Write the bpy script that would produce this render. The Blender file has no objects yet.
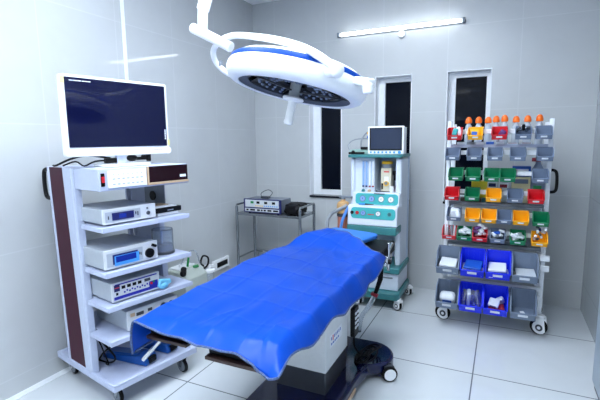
import bpy, math, random
from mathutils import Vector, Matrix, Euler
R = math.radians
PI = math.pi
random.seed(7)
scene = bpy.context.scene
col = scene.collection

# ------------------------------------------------------------------ materials
def lin(c):
    c = c / 255.0
    return c / 12.92 if c <= .04045 else ((c + .055) / 1.055) ** 2.4
def rgb(r, g, b): return (lin(r), lin(g), lin(b), 1)
def mat(name, c, rough=.5, metal=0., var=.025, scale=30., bump=0., trans=0., ior=1.45, emit=0., coat=0., alpha=1., spec=.5):
    m = bpy.data.materials.new(name); m.use_nodes = True
    nt = m.node_tree; b = nt.nodes['Principled BSDF']
    tc = nt.nodes.new('ShaderNodeTexCoord')
    n = nt.nodes.new('ShaderNodeTexNoise'); n.inputs['Scale'].default_value = scale; n.inputs['Detail'].default_value = 3
    nt.links.new(tc.outputs['Object'], n.inputs['Vector'])
    r = nt.nodes.new('ShaderNodeValToRGB')
    c0 = tuple(max(0, x * (1 - var)) for x in c[:3]) + (1,); c1 = tuple(min(1, x * (1 + var)) for x in c[:3]) + (1,)
    r.color_ramp.elements[0].color = c0; r.color_ramp.elements[1].color = c1
    r.color_ramp.elements[0].position = .3; r.color_ramp.elements[1].position = .7
    nt.links.new(n.outputs['Fac'], r.inputs['Fac']); nt.links.new(r.outputs['Color'], b.inputs['Base Color'])
    b.inputs['Roughness'].default_value = rough; b.inputs['Metallic'].default_value = metal
    b.inputs['IOR'].default_value = ior
    b.inputs['Transmission Weight'].default_value = trans
    b.inputs['Coat Weight'].default_value = coat; b.inputs['Coat Roughness'].default_value = .08
    b.inputs['Alpha'].default_value = alpha; b.inputs['Specular IOR Level'].default_value = spec
    if emit:
        b.inputs['Emission Color'].default_value = c; b.inputs['Emission Strength'].default_value = emit
    if bump:
        bp = nt.nodes.new('ShaderNodeBump'); bp.inputs['Strength'].default_value = bump; bp.inputs['Distance'].default_value = .01
        nt.links.new(n.outputs['Fac'], bp.inputs['Height']); nt.links.new(bp.outputs['Normal'], b.inputs['Normal'])
    return m
def tile_mat(name, c1, c2, grout, axes, size, off, rough, msize=.004, ior=1.5, mottling=.05):
    """glossy rectified tiles laid in straight joints; axes = which world axes run along the surface"""
    m = bpy.data.materials.new(name); m.use_nodes = True
    nt = m.node_tree; b = nt.nodes['Principled BSDF']; L = nt.links.new
    g = nt.nodes.new('ShaderNodeNewGeometry'); s = nt.nodes.new('ShaderNodeSeparateXYZ'); L(g.outputs['Position'], s.inputs[0])
    cx = nt.nodes.new('ShaderNodeCombineXYZ')
    for k in (0, 1):
        a = nt.nodes.new('ShaderNodeMath'); a.operation = 'SUBTRACT'; a.inputs[1].default_value = off[k]
        L(s.outputs[axes[k]], a.inputs[0]); L(a.outputs[0], cx.inputs[k])
    br = nt.nodes.new('ShaderNodeTexBrick'); br.offset = 0; br.squash = 1
    br.inputs['Scale'].default_value = 1; br.inputs['Brick Width'].default_value = size[0]; br.inputs['Row Height'].default_value = size[1]
    br.inputs['Mortar Size'].default_value = msize; br.inputs['Mortar Smooth'].default_value = .1; br.inputs['Bias'].default_value = 0
    br.inputs['Color1'].default_value = c1; br.inputs['Color2'].default_value = c2; br.inputs['Mortar'].default_value = grout
    L(cx.outputs[0], br.inputs['Vector'])
    n = nt.nodes.new('ShaderNodeTexNoise'); n.inputs['Scale'].default_value = 3.5; n.inputs['Detail'].default_value = 6; n.inputs['Distortion'].default_value = 1.2
    L(g.outputs['Position'], n.inputs['Vector'])
    mp = nt.nodes.new('ShaderNodeMapRange'); mp.inputs['To Min'].default_value = 1 - mottling; mp.inputs['To Max'].default_value = 1 + mottling
    L(n.outputs['Fac'], mp.inputs['Value'])
    mx = nt.nodes.new('ShaderNodeMix'); mx.data_type = 'RGBA'; mx.blend_type = 'MULTIPLY'; mx.inputs['Factor'].default_value = 1
    L(br.outputs['Color'], mx.inputs['A']); L(mp.outputs[0], mx.inputs['B']); L(mx.outputs['Result'], b.inputs['Base Color'])
    b.inputs['Roughness'].default_value = rough; b.inputs['IOR'].default_value = ior
    return m

M = {}
WALLC = rgb(192, 195, 197)
M['tile_left'] = tile_mat('wall tile left', WALLC, rgb(190, 193, 196), rgb(198, 201, 204), (1, 2), (.63, .8), (1.255, .12), .045)
M['tile_back'] = tile_mat('wall tile back', WALLC, rgb(190, 193, 195), rgb(199, 202, 204), (0, 2), (.64, .8), (-2.46, .26), .28)
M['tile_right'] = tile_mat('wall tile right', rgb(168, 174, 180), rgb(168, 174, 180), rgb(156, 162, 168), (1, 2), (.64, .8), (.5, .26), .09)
M['floor'] = tile_mat('floor tile', rgb(206, 210, 214), rgb(203, 208, 212), rgb(112, 116, 122), (0, 1), (.862, .877), (-.118 - 8 * .862, 2.085 - 8 * .877), .06, .0045, 1.5)
M['ceiling'] = mat('ceiling paint', rgb(246, 248, 250), .8)
M['white_frame'] = mat('white window frame', rgb(235, 238, 242), .35)
M['dark_pane'] = mat('dark night window', rgb(6, 11, 24), .06, ior=1.3, spec=.3)
M['granite'] = mat('dark granite sill', rgb(28, 32, 40), .15, var=.4, scale=90)
M['white'] = mat('white enamel', rgb(232, 236, 242), .3)
M['plaswhite'] = mat('white plastic', rgb(238, 240, 243), .35)
M['cart'] = mat('pale grey powder coat', rgb(182, 190, 214), .4, spec=.35)
M['cart_edge'] = mat('pale grey column', rgb(188, 196, 216), .35, spec=.35)
M['maroon'] = mat('maroon panel', rgb(62, 16, 36), .4, spec=.2)
M['drawer'] = mat('dark maroon gloss', rgb(30, 10, 18), .2, spec=.25)
M['tan'] = mat('tan edging', rgb(196, 168, 138), .45)
M['black'] = mat('black plastic', rgb(10, 10, 13), .45, spec=.25)
M['rubber'] = mat('black rubber', rgb(13, 13, 15), .65, spec=.2)
M['screen'] = mat('dark glossy screen', rgb(11, 15, 48), .06, ior=1.42)
M['screen2'] = mat('grey glossy screen', rgb(44, 54, 76), .12)
M['steel'] = mat('brushed stainless steel', rgb(160, 164, 169), .25, 1., scale=60)
M['chrome'] = mat('chrome', rgb(220, 222, 226), .1, 1.)
M['device'] = mat('light grey device case', rgb(168, 175, 184), .42)
M['device_front'] = mat('white device front', rgb(206, 210, 214), .38)
M['device_top'] = mat('grey device cover', rgb(120, 128, 140), .35, .2)
M['navy'] = mat('navy plastic', rgb(24, 30, 92), .35)
M['royal'] = mat('royal blue band', rgb(30, 36, 150), .35)
M['lcd'] = mat('blue lcd', rgb(28, 48, 140), .2)
M['cyan'] = mat('light blue plastic', rgb(120, 196, 232), .3)
M['skyfilm'] = mat('light blue film', rgb(70, 150, 220), .3)
M['pedal'] = mat('blue pedal', rgb(22, 82, 164), .35)
M['sheet'] = mat('blue coated sheet', rgb(0, 70, 182), .36, spec=.3, var=.04, scale=8, bump=.04)
M['seam'] = mat('grey stitched seam', rgb(70, 88, 128), .6, var=.5, scale=160)
M['pad'] = mat('light blue pad', rgb(48, 118, 206), .5)
M['mattress'] = mat('black vinyl', rgb(14, 15, 19), .5, spec=.15)
M['brown'] = mat('dark brown edge', rgb(58, 40, 34), .4)
M['base'] = mat('navy base cover', rgb(14, 20, 60), .12, coat=.2)
M['colw'] = mat('white column', rgb(222, 226, 228), .35)
M['cold'] = mat('dark brushed metal', rgb(92, 96, 104), .3, .7)
M['teal'] = mat('teal plastic', rgb(58, 124, 128), .4)
M['tealpanel'] = mat('bright teal panel', rgb(66, 176, 178), .4)
M['anes'] = mat('anaesthesia white', rgb(216, 224, 236), .35)
M['anes_in'] = mat('pale blue grey panel', rgb(190, 206, 228), .4)
M['gauge'] = mat('gauge face', rgb(240, 244, 246), .3)
M['gaugeblue'] = mat('blue gauge face', rgb(130, 164, 222), .3)
M['cream'] = mat('cream metal', rgb(214, 208, 186), .4)
M['yellow'] = mat('yellow plastic', rgb(242, 190, 40), .4)
M['grey'] = mat('grey plastic', rgb(120, 128, 138), .45)
M['darkgrey'] = mat('dark grey plastic', rgb(60, 64, 72), .4)
M['red'] = mat('red plastic', rgb(200, 24, 36), .4)
M['btn'] = mat('blue button', rgb(50, 150, 220), .4)
M['tube_blue'] = mat('pale blue flow tube', rgb(150, 186, 232), .2)
M['tanbag'] = mat('tan canister', rgb(206, 164, 112), .45)
M['pinkbag'] = mat('reddish canister', rgb(176, 110, 90), .5)
M['bluehose'] = mat('blue hose', rgb(80, 140, 220), .4)
M['hose'] = mat('grey hose', rgb(150, 156, 164), .45)
M['clear'] = mat('clear plastic', rgb(225, 232, 240), .12, trans=.85, ior=1.3)
M['bottle'] = mat('milky clear bottle', rgb(222, 230, 240), .25, trans=.45, ior=1.3)
M['liquid'] = mat('blue grey liquid', rgb(120, 136, 178), .2, trans=.3)
M['orange'] = mat('orange cap', rgb(250, 112, 24), .4)
M['bin_red'] = mat('red bin', rgb(206, 18, 34), .35)
M['bin_yellow'] = mat('yellow bin', rgb(250, 176, 14), .35)
M['bin_green'] = mat('green bin', rgb(0, 122, 78), .35)
M['bin_grey'] = mat('grey bin', rgb(112, 127, 152), .4)
M['bin_blue'] = mat('blue bin', rgb(20, 46, 232), .35)
M['bin_pale'] = mat('pale grey bin', rgb(120, 134, 156), .4)
M['card'] = mat('white card', rgb(236, 240, 246), .5)
M['paper'] = mat('white packet', rgb(232, 236, 242), .5)
M['foil'] = mat('silver foil', rgb(222, 228, 236), .3, .3)
M['violet'] = mat('violet packet', rgb(96, 60, 120), .4)
M['bluepack'] = mat('blue packet', rgb(30, 90, 190), .4)
M['redpack'] = mat('dark red packet', rgb(150, 40, 56), .45)
M['beige'] = mat('beige packet', rgb(222, 212, 168), .5)
M['yellowpack'] = mat('yellow packet', rgb(224, 206, 40), .4)
M['brownpack'] = mat('brown wrapped pack', rgb(98, 78, 70), .5)
M['jug'] = mat('grey jug', rgb(118, 132, 154), .4)
M['sucker'] = mat('grey green case', rgb(184, 192, 184), .45)
M['stripe'] = mat('blue stripe', rgb(6, 62, 150), .45, spec=.15)
M['lampwhite'] = mat('lamp shell white', rgb(240, 243, 247), .28)
M['lampglass'] = mat('dark lamp glass', rgb(26, 30, 40), .12)
M['facet'] = mat('dark faceted reflector', rgb(12, 15, 26), .4, .0, var=.8, scale=40, spec=.06)
M['greyring'] = mat('grey lamp rim', rgb(74, 80, 92), .5, spec=.2)
M['led'] = mat('led lens', rgb(120, 134, 160), .15)
M['added_panel_glow'] = mat('added fill light diffuser', (.81, .905, 1., 1), .5, var=0, emit=27.)  # glowing face of the added fill panels
M['tube_light'] = mat('lit tube', (.92, .97, 1., 1), .5, var=0, emit=8.)
M['cabinet'] = mat('grey blue cabinet', rgb(150, 164, 178), .3)
M['tape'] = mat('yellow tape', rgb(236, 232, 150), .5)
M['textred'] = mat('red print', rgb(214, 60, 60), .5)
M['textblue'] = mat('blue print', rgb(60, 110, 190), .5)
M['textgrey'] = mat('grey print', rgb(150, 160, 176), .5)
M['green'] = mat('green plastic', rgb(30, 130, 70), .4)
M['greentray'] = mat('pale green tray', rgb(150, 184, 176), .4)

# ------------------------------------------------------------------ mesh helpers
class MB:
    def __init__(s): s.v = []; s.f = []; s.mi = []; s.cur = 0
    def add(s, vs, fs, Mx=None):
        o = len(s.v)
        s.v += [tuple(Mx @ Vector(p)) if Mx is not None else tuple(p) for p in vs]
        s.f += [[i + o for i in f] for f in fs]; s.mi += [s.cur] * len(fs); return s
    def box(s, c, d, rot=None):
        x, y, z = d[0] / 2, d[1] / 2, d[2] / 2
        vs = [(i, j, k) for i in (-x, x) for j in (-y, y) for k in (-z, z)]
        fs = [(0, 1, 3, 2), (4, 6, 7, 5), (0, 4, 5, 1), (2, 3, 7, 6), (0, 2, 6, 4), (1, 5, 7, 3)]
        Mx = Matrix.Translation(c)
        if rot: Mx = Mx @ Euler(rot).to_matrix().to_4x4()
        return s.add(vs, fs, Mx)
    def b2(s, x0, x1, y0, y1, z0, z1): return s.box(((x0 + x1) / 2, (y0 + y1) / 2, (z0 + z1) / 2), (abs(x1 - x0), abs(y1 - y0), abs(z1 - z0)))
    def cyl(s, p0, p1, r0, r1=None, n=20):
        r1 = r0 if r1 is None else r1
        p0 = Vector(p0); p1 = Vector(p1); q = (p1 - p0).to_track_quat('Z', 'Y')
        vs = []
        for p, r in ((p0, r0), (p1, r1)):
            for i in range(n): vs.append(p + q @ Vector((r * math.cos(2 * PI * i / n), r * math.sin(2 * PI * i / n), 0)))
        fs = [(i, (i + 1) % n, n + (i + 1) % n, n + i) for i in range(n)] + [tuple(range(n - 1, -1, -1)), tuple(range(n, 2 * n))]
        return s.add(vs, fs)
    def tube(s, pts, r, n=8, smooth=4, closed=False):
        P = [Vector(p) for p in pts]
        if smooth and len(P) > 2:
            Q = []; m = len(P)
            for i in range(m if closed else m - 1):
                if closed: a, b, c, d = P[i - 1], P[i], P[(i + 1) % m], P[(i + 2) % m]
                else: a, b, c, d = P[max(i - 1, 0)], P[i], P[i + 1], P[min(i + 2, m - 1)]
                for k in range(smooth):
                    t = k / smooth
                    Q.append(.5 * ((2 * b) + (c - a) * t + (2 * a - 5 * b + 4 * c - d) * t * t + (3 * b - a - 3 * c + d) * t ** 3))
            if not closed: Q.append(P[-1])
            P = Q
        m = len(P); vs = []; up = None
        for i in range(m):
            if closed: t = P[(i + 1) % m] - P[i - 1]
            else: t = P[min(i + 1, m - 1)] - P[max(i - 1, 0)]
            t.normalize()
            if up is None:
                up = Vector((0, 0, 1)) if abs(t.z) < .9 else Vector((1, 0, 0))
            a = t.cross(up); a.normalize(); up = a.cross(t)
            for k in range(n):
                w = 2 * PI * k / n; vs.append(P[i] + (a * math.cos(w) + up * math.sin(w)) * r)
        fs = []
        for i in range(m if closed else m - 1):
            j = (i + 1) % m
            for k in range(n): fs.append((i * n + k, i * n + (k + 1) % n, j * n + (k + 1) % n, j * n + k))
        if not closed: fs += [tuple(range(n - 1, -1, -1)), tuple(range((m - 1) * n, m * n))]
        return s.add(vs, fs)
    def lathe(s, prof, n=32, Mx=None):
        vs = []; fs = []; m = len(prof)
        for r, z in prof:
            for i in range(n): vs.append((r * math.cos(2 * PI * i / n), r * math.sin(2 * PI * i / n), z))
        for j in range(m - 1):
            for i in range(n): fs.append((j * n + i, j * n + (i + 1) % n, (j + 1) * n + (i + 1) % n, (j + 1) * n + i))
        a_, b_ = prof[0][0] <= .012, prof[-1][0] <= .012
        if not a_ and not b_:
            for i in range(n): fs.append(((m - 1) * n + i, (m - 1) * n + (i + 1) % n, (i + 1) % n, i))
        else: fs.append(tuple(range(n - 1, -1, -1))); fs.append(tuple(range((m - 1) * n, m * n)))
        return s.add(vs, fs, Mx)
    def prism(s, poly, axis, a, b):
        """poly in the two other axes (in xyz order), extruded along axis from a to b"""
        n = len(poly)
        def P(p, t):
            q = list(p); q.insert(axis, t); return tuple(q)
        vs = [P(p, a) for p in poly] + [P(p, b) for p in poly]
        fs = [(i, (i + 1) % n, n + (i + 1) % n, n + i) for i in range(n)] + [tuple(range(n - 1, -1, -1)), tuple(range(n, 2 * n))]
        return s.add(vs, fs)
    def ball(s, c, r, n=14, sq=(1, 1, 1)):
        prof = [(max(1e-4, r * math.sin(PI * i / n)), -r * math.cos(PI * i / n)) for i in range(n + 1)]
        return s.lathe(prof, n + 4, Matrix.Translation(c) @ Matrix.Diagonal((*sq, 1)))
    def grid(s, fn, nu, nv):
        vs = [fn(i / nu, j / nv) for i in range(nu + 1) for j in range(nv + 1)]
        fs = [(i * (nv + 1) + j, (i + 1) * (nv + 1) + j, (i + 1) * (nv + 1) + j + 1, i * (nv + 1) + j + 1) for i in range(nu) for j in range(nv)]
        return s.add(vs, fs)
    def build(s, name, m, parent=None, bevel=0., seg=2, smooth=True, label=None):
        me = bpy.data.meshes.new(name); me.from_pydata(s.v, [], s.f); me.validate()
        import bmesh
        bm = bmesh.new(); bm.from_mesh(me); bmesh.ops.recalc_face_normals(bm, faces=bm.faces); bm.to_mesh(me); bm.free()
        for k in (m if isinstance(m, (list, tuple)) else [m]): me.materials.append(k)
        if isinstance(m, (list, tuple)) and len(me.polygons) == len(s.mi): me.polygons.foreach_set('material_index', s.mi)
        if smooth: me.shade_smooth(); me.set_sharp_from_angle(angle=R(38))
        o = bpy.data.objects.new(name, me); col.objects.link(o)
        if parent: o.parent = parent
        if bevel:
            bv = o.modifiers.new('edge', 'BEVEL'); bv.width = bevel; bv.segments = seg; bv.limit_method = 'ANGLE'; bv.angle_limit = R(38)
            bv.harden_normals = False
        if label: o['label'] = label
        return o
def tag(o, label, cat, group=None, kind=None):
    o['label'] = label; o['category'] = cat
    if group: o['group'] = group
    if kind: o['kind'] = kind
    return o
def thing(name, label, cat, loc=(0, 0, 0), rz=0., group=None):
    o = bpy.data.objects.new(name, None); o.empty_display_size = .1; col.objects.link(o)
    o.location = loc; o.rotation_euler = (0, 0, rz)
    return tag(o, label, cat, group)
def struct(o):
    o['kind'] = 'structure'; return o
def copy_tree(o, parent=None):
    c = o.copy(); col.objects.link(c)
    if parent: c.parent = parent
    for ch in list(o.children): copy_tree(ch, c)
    return c
def rrect(x0, x1, y0, y1, r, n=5):
    pts = []
    for cx, cy, a in ((x1 - r, y0 + r, -90), (x1 - r, y1 - r, 0), (x0 + r, y1 - r, 90), (x0 + r, y0 + r, 180)):
        for i in range(n + 1):
            w = R(a + 90 * i / n); pts.append((cx + r * math.cos(w), cy + r * math.sin(w)))
    return pts

# ------------------------------------------------------------------ room
XL, XR, YB, YF, ZC = -2.75, .715, 4.55, -1.7, 3.17
struct(MB().b2(XL - .1, XR + .1, YF - .1, YB + .3, -.1, 0).build('floor', M['floor'], smooth=False))
struct(MB().b2(XL - .1, XR + .1, YF - .1, YB + .3, ZC, ZC + .1).build('ceiling', M['ceiling'], smooth=False))
struct(MB().b2(XL - .1, XL, YF, YB, 0, ZC).build('wall_left', M['tile_left'], smooth=False))
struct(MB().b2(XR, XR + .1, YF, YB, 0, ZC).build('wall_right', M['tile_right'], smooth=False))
struct(MB().b2(XL - .1, XR + .1, YF - .1, YF, 0, ZC).build('wall_front', M['tile_back'], smooth=False))
holes = [(-2.03, -1.634), (-1.265, -.880), (-.54, -.135)]
ZS, ZT = .955, 2.245
w = MB(); xs = [XL - .1] + [x for h in holes for x in h] + [XR + .1]
for i in range(0, len(xs), 2): w.b2(xs[i], xs[i + 1], YB, YB + .2, 0, ZC)
for a, b in holes: w.b2(a, b, YB, YB + .2, 0, ZS); w.b2(a, b, YB, YB + .2, ZT, ZC)
struct(w.build('wall_back', M['tile_back'], smooth=False))
for i, (a, b) in enumerate(holes):
    f = MB(); d0, d1, t = YB + .10, YB + .16, .058; tl, tr = ((.10, .05), (.085, .024), (.075, .045))[i]
    f.b2(a, a + tl, d0, d1, ZS, ZT); f.b2(b - tr, b, d0, d1, ZS, ZT); f.b2(a + tl, b - tr, d0, d1, ZT - t, ZT); f.b2(a + tl, b - tr, d0, d1, ZS, ZS + t)
    # plaster reveal lining the hole
    f.b2(a, a + .008, YB - .004, d0 - .0005, ZS + .0005, ZT); f.b2(b - .008, b, YB - .004, d0 - .0005, ZS + .0005, ZT); f.b2(a + .0081, b - .0081, YB - .0042, d0 - .0006, ZT - .008, ZT - .0002)
    win = f.build('window_%d' % (i + 1), M['white_frame'], smooth=False); struct(win)
    MB().b2(a + tl - .005, b - tr + .005, d0 + .03, d0 + .04, ZS + t - .005, ZT - t + .005).build('pane', M['dark_pane'], win, smooth=False)
    MB().b2(a + .001, b - .001, YB - .02, d0, ZS - .024, ZS).build('window_sill', M['granite'], win, bevel=.003)
# white vertical strip on left wall and floor edging
struct(MB().b2(XL, XL + .006, 2.575, 2.61, .05, ZC).build('wall_strip_1', M['white_frame'], bevel=.002))
struct(MB().b2(XL, XL + .055, YF, YB, 0, .006).build('baseboard_left', M['white_frame'], smooth=False))

# added ceiling fill panels, standing in for flash bounced off the ceiling
def panel(x, y, label):
    t = thing('added_fill_panel', label, 'light', (x, y, ZC), 0, 'added fill light panels')
    f = MB()
    for sx in (-1, 1): f.b2(sx * .31 - .015, sx * .31 + .015, -.325, .325, -.02, 0); f.b2(-.295, .295, sx * .31 - .015, sx * .31 + .015, -.02, 0)
    f.build('frame', M['white'], t)
    MB().b2(-.295, .295, -.295, .295, -.014, -.002).build('diffuser', M['added_panel_glow'], t, smooth=False)
for px_, side_ in ((-1.6, 'left'), (-.55, 'right')):
    for py_, where_ in ((-.9, 'behind the camera'), (.4, 'above the camera'), (1.7, 'nearest the operating light')):
        panel(px_, py_, 'added square fill light panel on the ceiling %s, in the %s-hand row' % (where_, side_))
panel(-1.0, 2.85, 'added square fill light panel on the ceiling between the operating light and the back wall')  # extra panel added to brighten the upper back wall
def tubelight(name, label, x0, x1, z, y, sgn):
    t = thing(name, label, 'light', ((x0 + x1) / 2, y, z))
    h = (x1 - x0) / 2
    MB().b2(-h, h, min(0, sgn * .03), max(0, sgn * .03), -.018, .02).build('housing', M['white'], t, bevel=.004)
    MB().cyl((-h + .03, sgn * .04, 0), (h - .03, sgn * .04, 0), .017).build('lit_tube', M['tube_light'], t)
    for s in (-1, 1): MB().b2(s * h - .012, s * h + .012, min(0, sgn * .06), max(0, sgn * .06), -.022, .022).build('end_cap', M['grey'], t, bevel=.003)
    return t
t = tubelight('tube_light', 'long thin white tube light fixed high on the back wall', -1.66, -.40, 2.70, YB, -1)
MB().cyl((.04, 0, -.06), (.04, -.03, -.06), .036).build('wall_button', M['white'], t, bevel=.004)
tubelight('tube_light', 'white tube light on the wall behind the camera', -1.8, -.75, 2.66, YF, 1)

# ------------------------------------------------------------------ endoscopy trolley
CO = Vector((-2.0, 1.64, 0)); CR = R(78)
def CW(u, v, z=0.):
    return (CO.x + u * math.cos(CR) - v * math.sin(CR), CO.y + u * math.sin(CR) + v * math.cos(CR), z)
cart = thing('equipment_trolley', 'tall pale grey wheeled equipment trolley with maroon side panel and open shelves', 'trolley', CO, CR)
p = MB(); p.b2(-.005, .605, 0, .735, .132, .164); p.b2(-.005, .02, 0, .735, .164, .176); p.b2(.58, .605, 0, .735, .164, .176); p.b2(.02, .58, 0, .022, .164, .176); p.b2(.02, .58, .713, .735, .164, .176)
p.build('base_platform', M['cart'], cart, bevel=.004)
def caster(parent, x, y, zt, r=.045, wmat='white', sw=0.):
    c = MB(); c.cyl((x, y, zt - .02), (x, y, zt), .022)
    for s in (-1, 1): c.prism([(y - .02, zt - .018), (y + .024, zt - .018), (y + .016 + sw, r - .012), (y - .01 + sw, r - .012)], 0, x + s * .016 - .003, x + s * .016 + .003)
    c.b2(x - .02, x + .02, y - .022, y + .026, zt - .026, zt - .014)
    o = c.build('caster', M['steel'] if wmat != 'white' else M[wmat], parent, bevel=.002)
    MB().lathe([(.004, -.011), (r - .006, -.011), (r, -.006), (r, .006), (r - .006, .011), (.004, .011)], 24, Matrix.Translation((x, y + sw * .6, r)) @ Matrix.Rotation(PI / 2, 4, 'Y')).build('wheel', M['rubber'], o)
    MB().lathe([(.002, -.0135), (r * .74, -.0135), (r * .74, .0135), (.002, .0135)], 20, Matrix.Translation((x, y + sw * .6, r)) @ Matrix.Rotation(PI / 2, 4, 'Y')).build('hub', M['grey'], o)
for x, y in ((.07, .09), (.53, .06), (.07, .66), (.53, .66)): caster(cart, x, y, .132, .05, 'steel', .012)
ZB, ZTp = .165, 1.45
def side(x0, x1, vis):
    k = MB(); L = lambda a, b: a + (b - a)
    k.prism([(.345, ZB), (.255, ZB), (.297, ZTp), (.43, ZTp)], 0, x0, x1)
    k.prism([(.30, ZB), (.268, ZB), (.315, ZTp), (.35, ZTp)], 0, x0 - .004, x1 + .004)
    k.prism([(.565, ZB), (.545, ZB), (.612, ZTp), (.632, ZTp)], 0, x0 - .003, x1 + .003)
    ia, ib = (x0 + .027, x0 + .043) if vis else (x0 + .002, x0 + .022)
    k.prism([(.547, ZB), (.343, ZB), (.428, ZTp - .003), (.614, ZTp - .003)], 0, ia, ib)
    k.build('side_column', M['cart_edge'], cart, bevel=.004)
    MB().prism([(.547, ZB), (.343, ZB), (.428, ZTp - .003), (.614, ZTp - .003)], 0, x0 + (.004 if vis else .024), x1 - (.02 if vis else .004)).build('side_panel', M['maroon'], cart, label='maroon side panel')
side(0, .045, 1); side(.555, .60, 0)
MB().tube([(.02, .625, 1.425), (.02, .69, 1.43), (.02, .73, 1.405), (.02, .735, 1.30), (.02, .71, 1.245), (.02, .615, 1.25)], .013, 10).build('handle', M['black'], cart, label='black grab handle')
bx = MB(); bx.b2(-.0, .60, 0, .283, 1.328, 1.452); bx.b2(.052, .548, .283, .60, 1.328, 1.452)
bx.build('control_box', M['cart'], cart, bevel=.003)
sw = MB().b2(.012, .034, -.006, .0, 1.355, 1.428).build('switch', M['black'], cart, bevel=.002)
MB().b2(.014, .032, -.010, -.005, 1.376, 1.41).build('rocker', M['red'], sw, bevel=.002)
so = MB().b2(.05, .292, -.008, .0, 1.342, 1.44).build('socket_strip', M['plaswhite'], cart, bevel=.002)
q = MB()
for i in range(7):
    for dz in (0, -.03): q.b2(.078 + i * .029, .092 + i * .029, -.0095, -.0075, 1.39 + dz, 1.395 + dz)
    q.b2(.083 + i * .029, .087 + i * .029, -.0095, -.0075, 1.415, 1.42)
q.build('socket_marking', M['textgrey'], so)
dr = MB().b2(.305, .592, -.012, 0, 1.352, 1.45).build('drawer', M['drawer'], cart, bevel=.002)
q = MB(); q.b2(.30, .596, -.014, 0, 1.338, 1.352); q.b2(.298, .306, -.014, 0, 1.338, 1.45); q.build('drawer_edge', M['tan'], dr)
MB().b2(.53, .575, -.0135, -.0115, 1.372, 1.388).build('label_card', M['card'], dr)
for z in (1.092, .828, .624, .416):
    k = MB(); k.prism([(0, 0), (.60, 0), (.60, .245), (.548, .25), (.548, .56), (.052, .56), (.052, .25), (0, .245)], 2, z, z + .026)
    k.b2(0, .60, 0, .01, z + .026, z + .03)
    sh = k.build('shelf', M['cart'], cart, bevel=.003)
    MB().cyl((.043, .32, z + .05), (.06, .32, z + .05), .012).build('shelf_bracket', M['cart_edge'], sh)
# panel with cable hole on the far column, inside
k = MB(); k.b2(.545, .552, .19, .42, 1.14, 1.328); k.build('cable_panel', M['device_top'], cart)
MB().cyl((.546, .32, 1.225), (.538, .32, 1.225), .033).build('cable_port', M['black'], cart)
k = MB(); k.b2(.50, .53, .57, .60, .165, 1.328); k.build('rear_post', M['cart_edge'], cart, bevel=.003)

# monitor on trolley
mo = thing('monitor', 'large white-framed flat monitor with dark screen standing on the equipment trolley', 'monitor', CW(.245, .17, 1.453), CR)
W2 = .335
k = MB(); k.prism(rrect(-W2, W2, .065, .515, .016), 1, -.02, .022); k.prism(rrect(-W2 + .05, W2 - .05, .11, .46, .02), 1, .022, .05)
k.build('frame', M['plaswhite'], mo, bevel=.006)
sc = MB().b2(-W2 + .02, W2 - .02, -.024, -.0195, .118, .50).build('screen', M['screen'], mo)
q = MB()
for i, (a, b) in enumerate(((0, .02), (.023, .045), (.047, .066), (.072, .085), (.087, .102), (.104, .118))): q.b2(-W2 + .045 + a, -W2 + .045 + b, -.0255, -.0235, .481, .485)
for i in range(6): q.b2(W2 - .035, W2 - .028, -.0255, -.0235, .16 + i * .011, .168 + i * .011)
q.build('screen_marking', M['card'], sc)
MB().lathe([(.002, -.003), (.022, -.003), (.022, .003), (.002, .003)], 20, Matrix.Translation((W2 - .012, -.022, .088)) @ Matrix.Rotation(PI / 2, 4, 'X')).build('power_knob', M['plaswhite'], mo, bevel=.001)
for i in range(5): MB().cyl((W2 - .13 + i * .016, -.021, .094), (W2 - .13 + i * .016, -.024, .094), .004, n=8).build('button', M['tan'], mo)
MB().b2(-W2 - .001, -W2 + .018, -.0225, -.0195, .465, .503).build('corner_tape', M['tape'], mo)
MB().b2(W2 - .012, W2 + .002, -.0225, -.0195, .118, .158).build('corner_tape', M['tape'], mo)
MB().b2(-.03, .03, .0, .03, .01, .10).build('stand_neck', M['cart'], mo, bevel=.004)
MB().prism(rrect(-.13, .16, -.08, .12, .03), 2, .001, .014).build('stand_base', M['plaswhite'], mo, bevel=.003)
k = MB(); k.ball((.08, .02, .045), .022, sq=(1.6, 1, 1)); k.ball((.17, .02, .05), .016, sq=(1.6, 1, 1.2)); k.b2(.1, .19, .01, .03, .03, .05); k.b2(.185, .205, -.0, .03, .02, .085)
k.build('cable_plug', M['black'], mo, bevel=.004); MB().b2(-.1, -.03, .0, .03, .02, .05).build('cable_plug', M['black'], mo, bevel=.004)
k = MB(); k.tube([CW(.2, .22, 1.50), CW(.1, .3, 1.52), CW(.03, .37, 1.50), CW(-.01, .47, 1.462), CW(.01, .56, 1.458)], .0065)
k.tube([CW(.2, .2, 1.49), CW(.12, .25, 1.485), CW(.07, .29, 1.459), CW(.05, .35, 1.485), CW(.02, .45, 1.459)], .005)
tag(k.build('monitor_cable', M['black']), 'black cables running from behind the monitor across the trolley top', 'cable')

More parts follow.
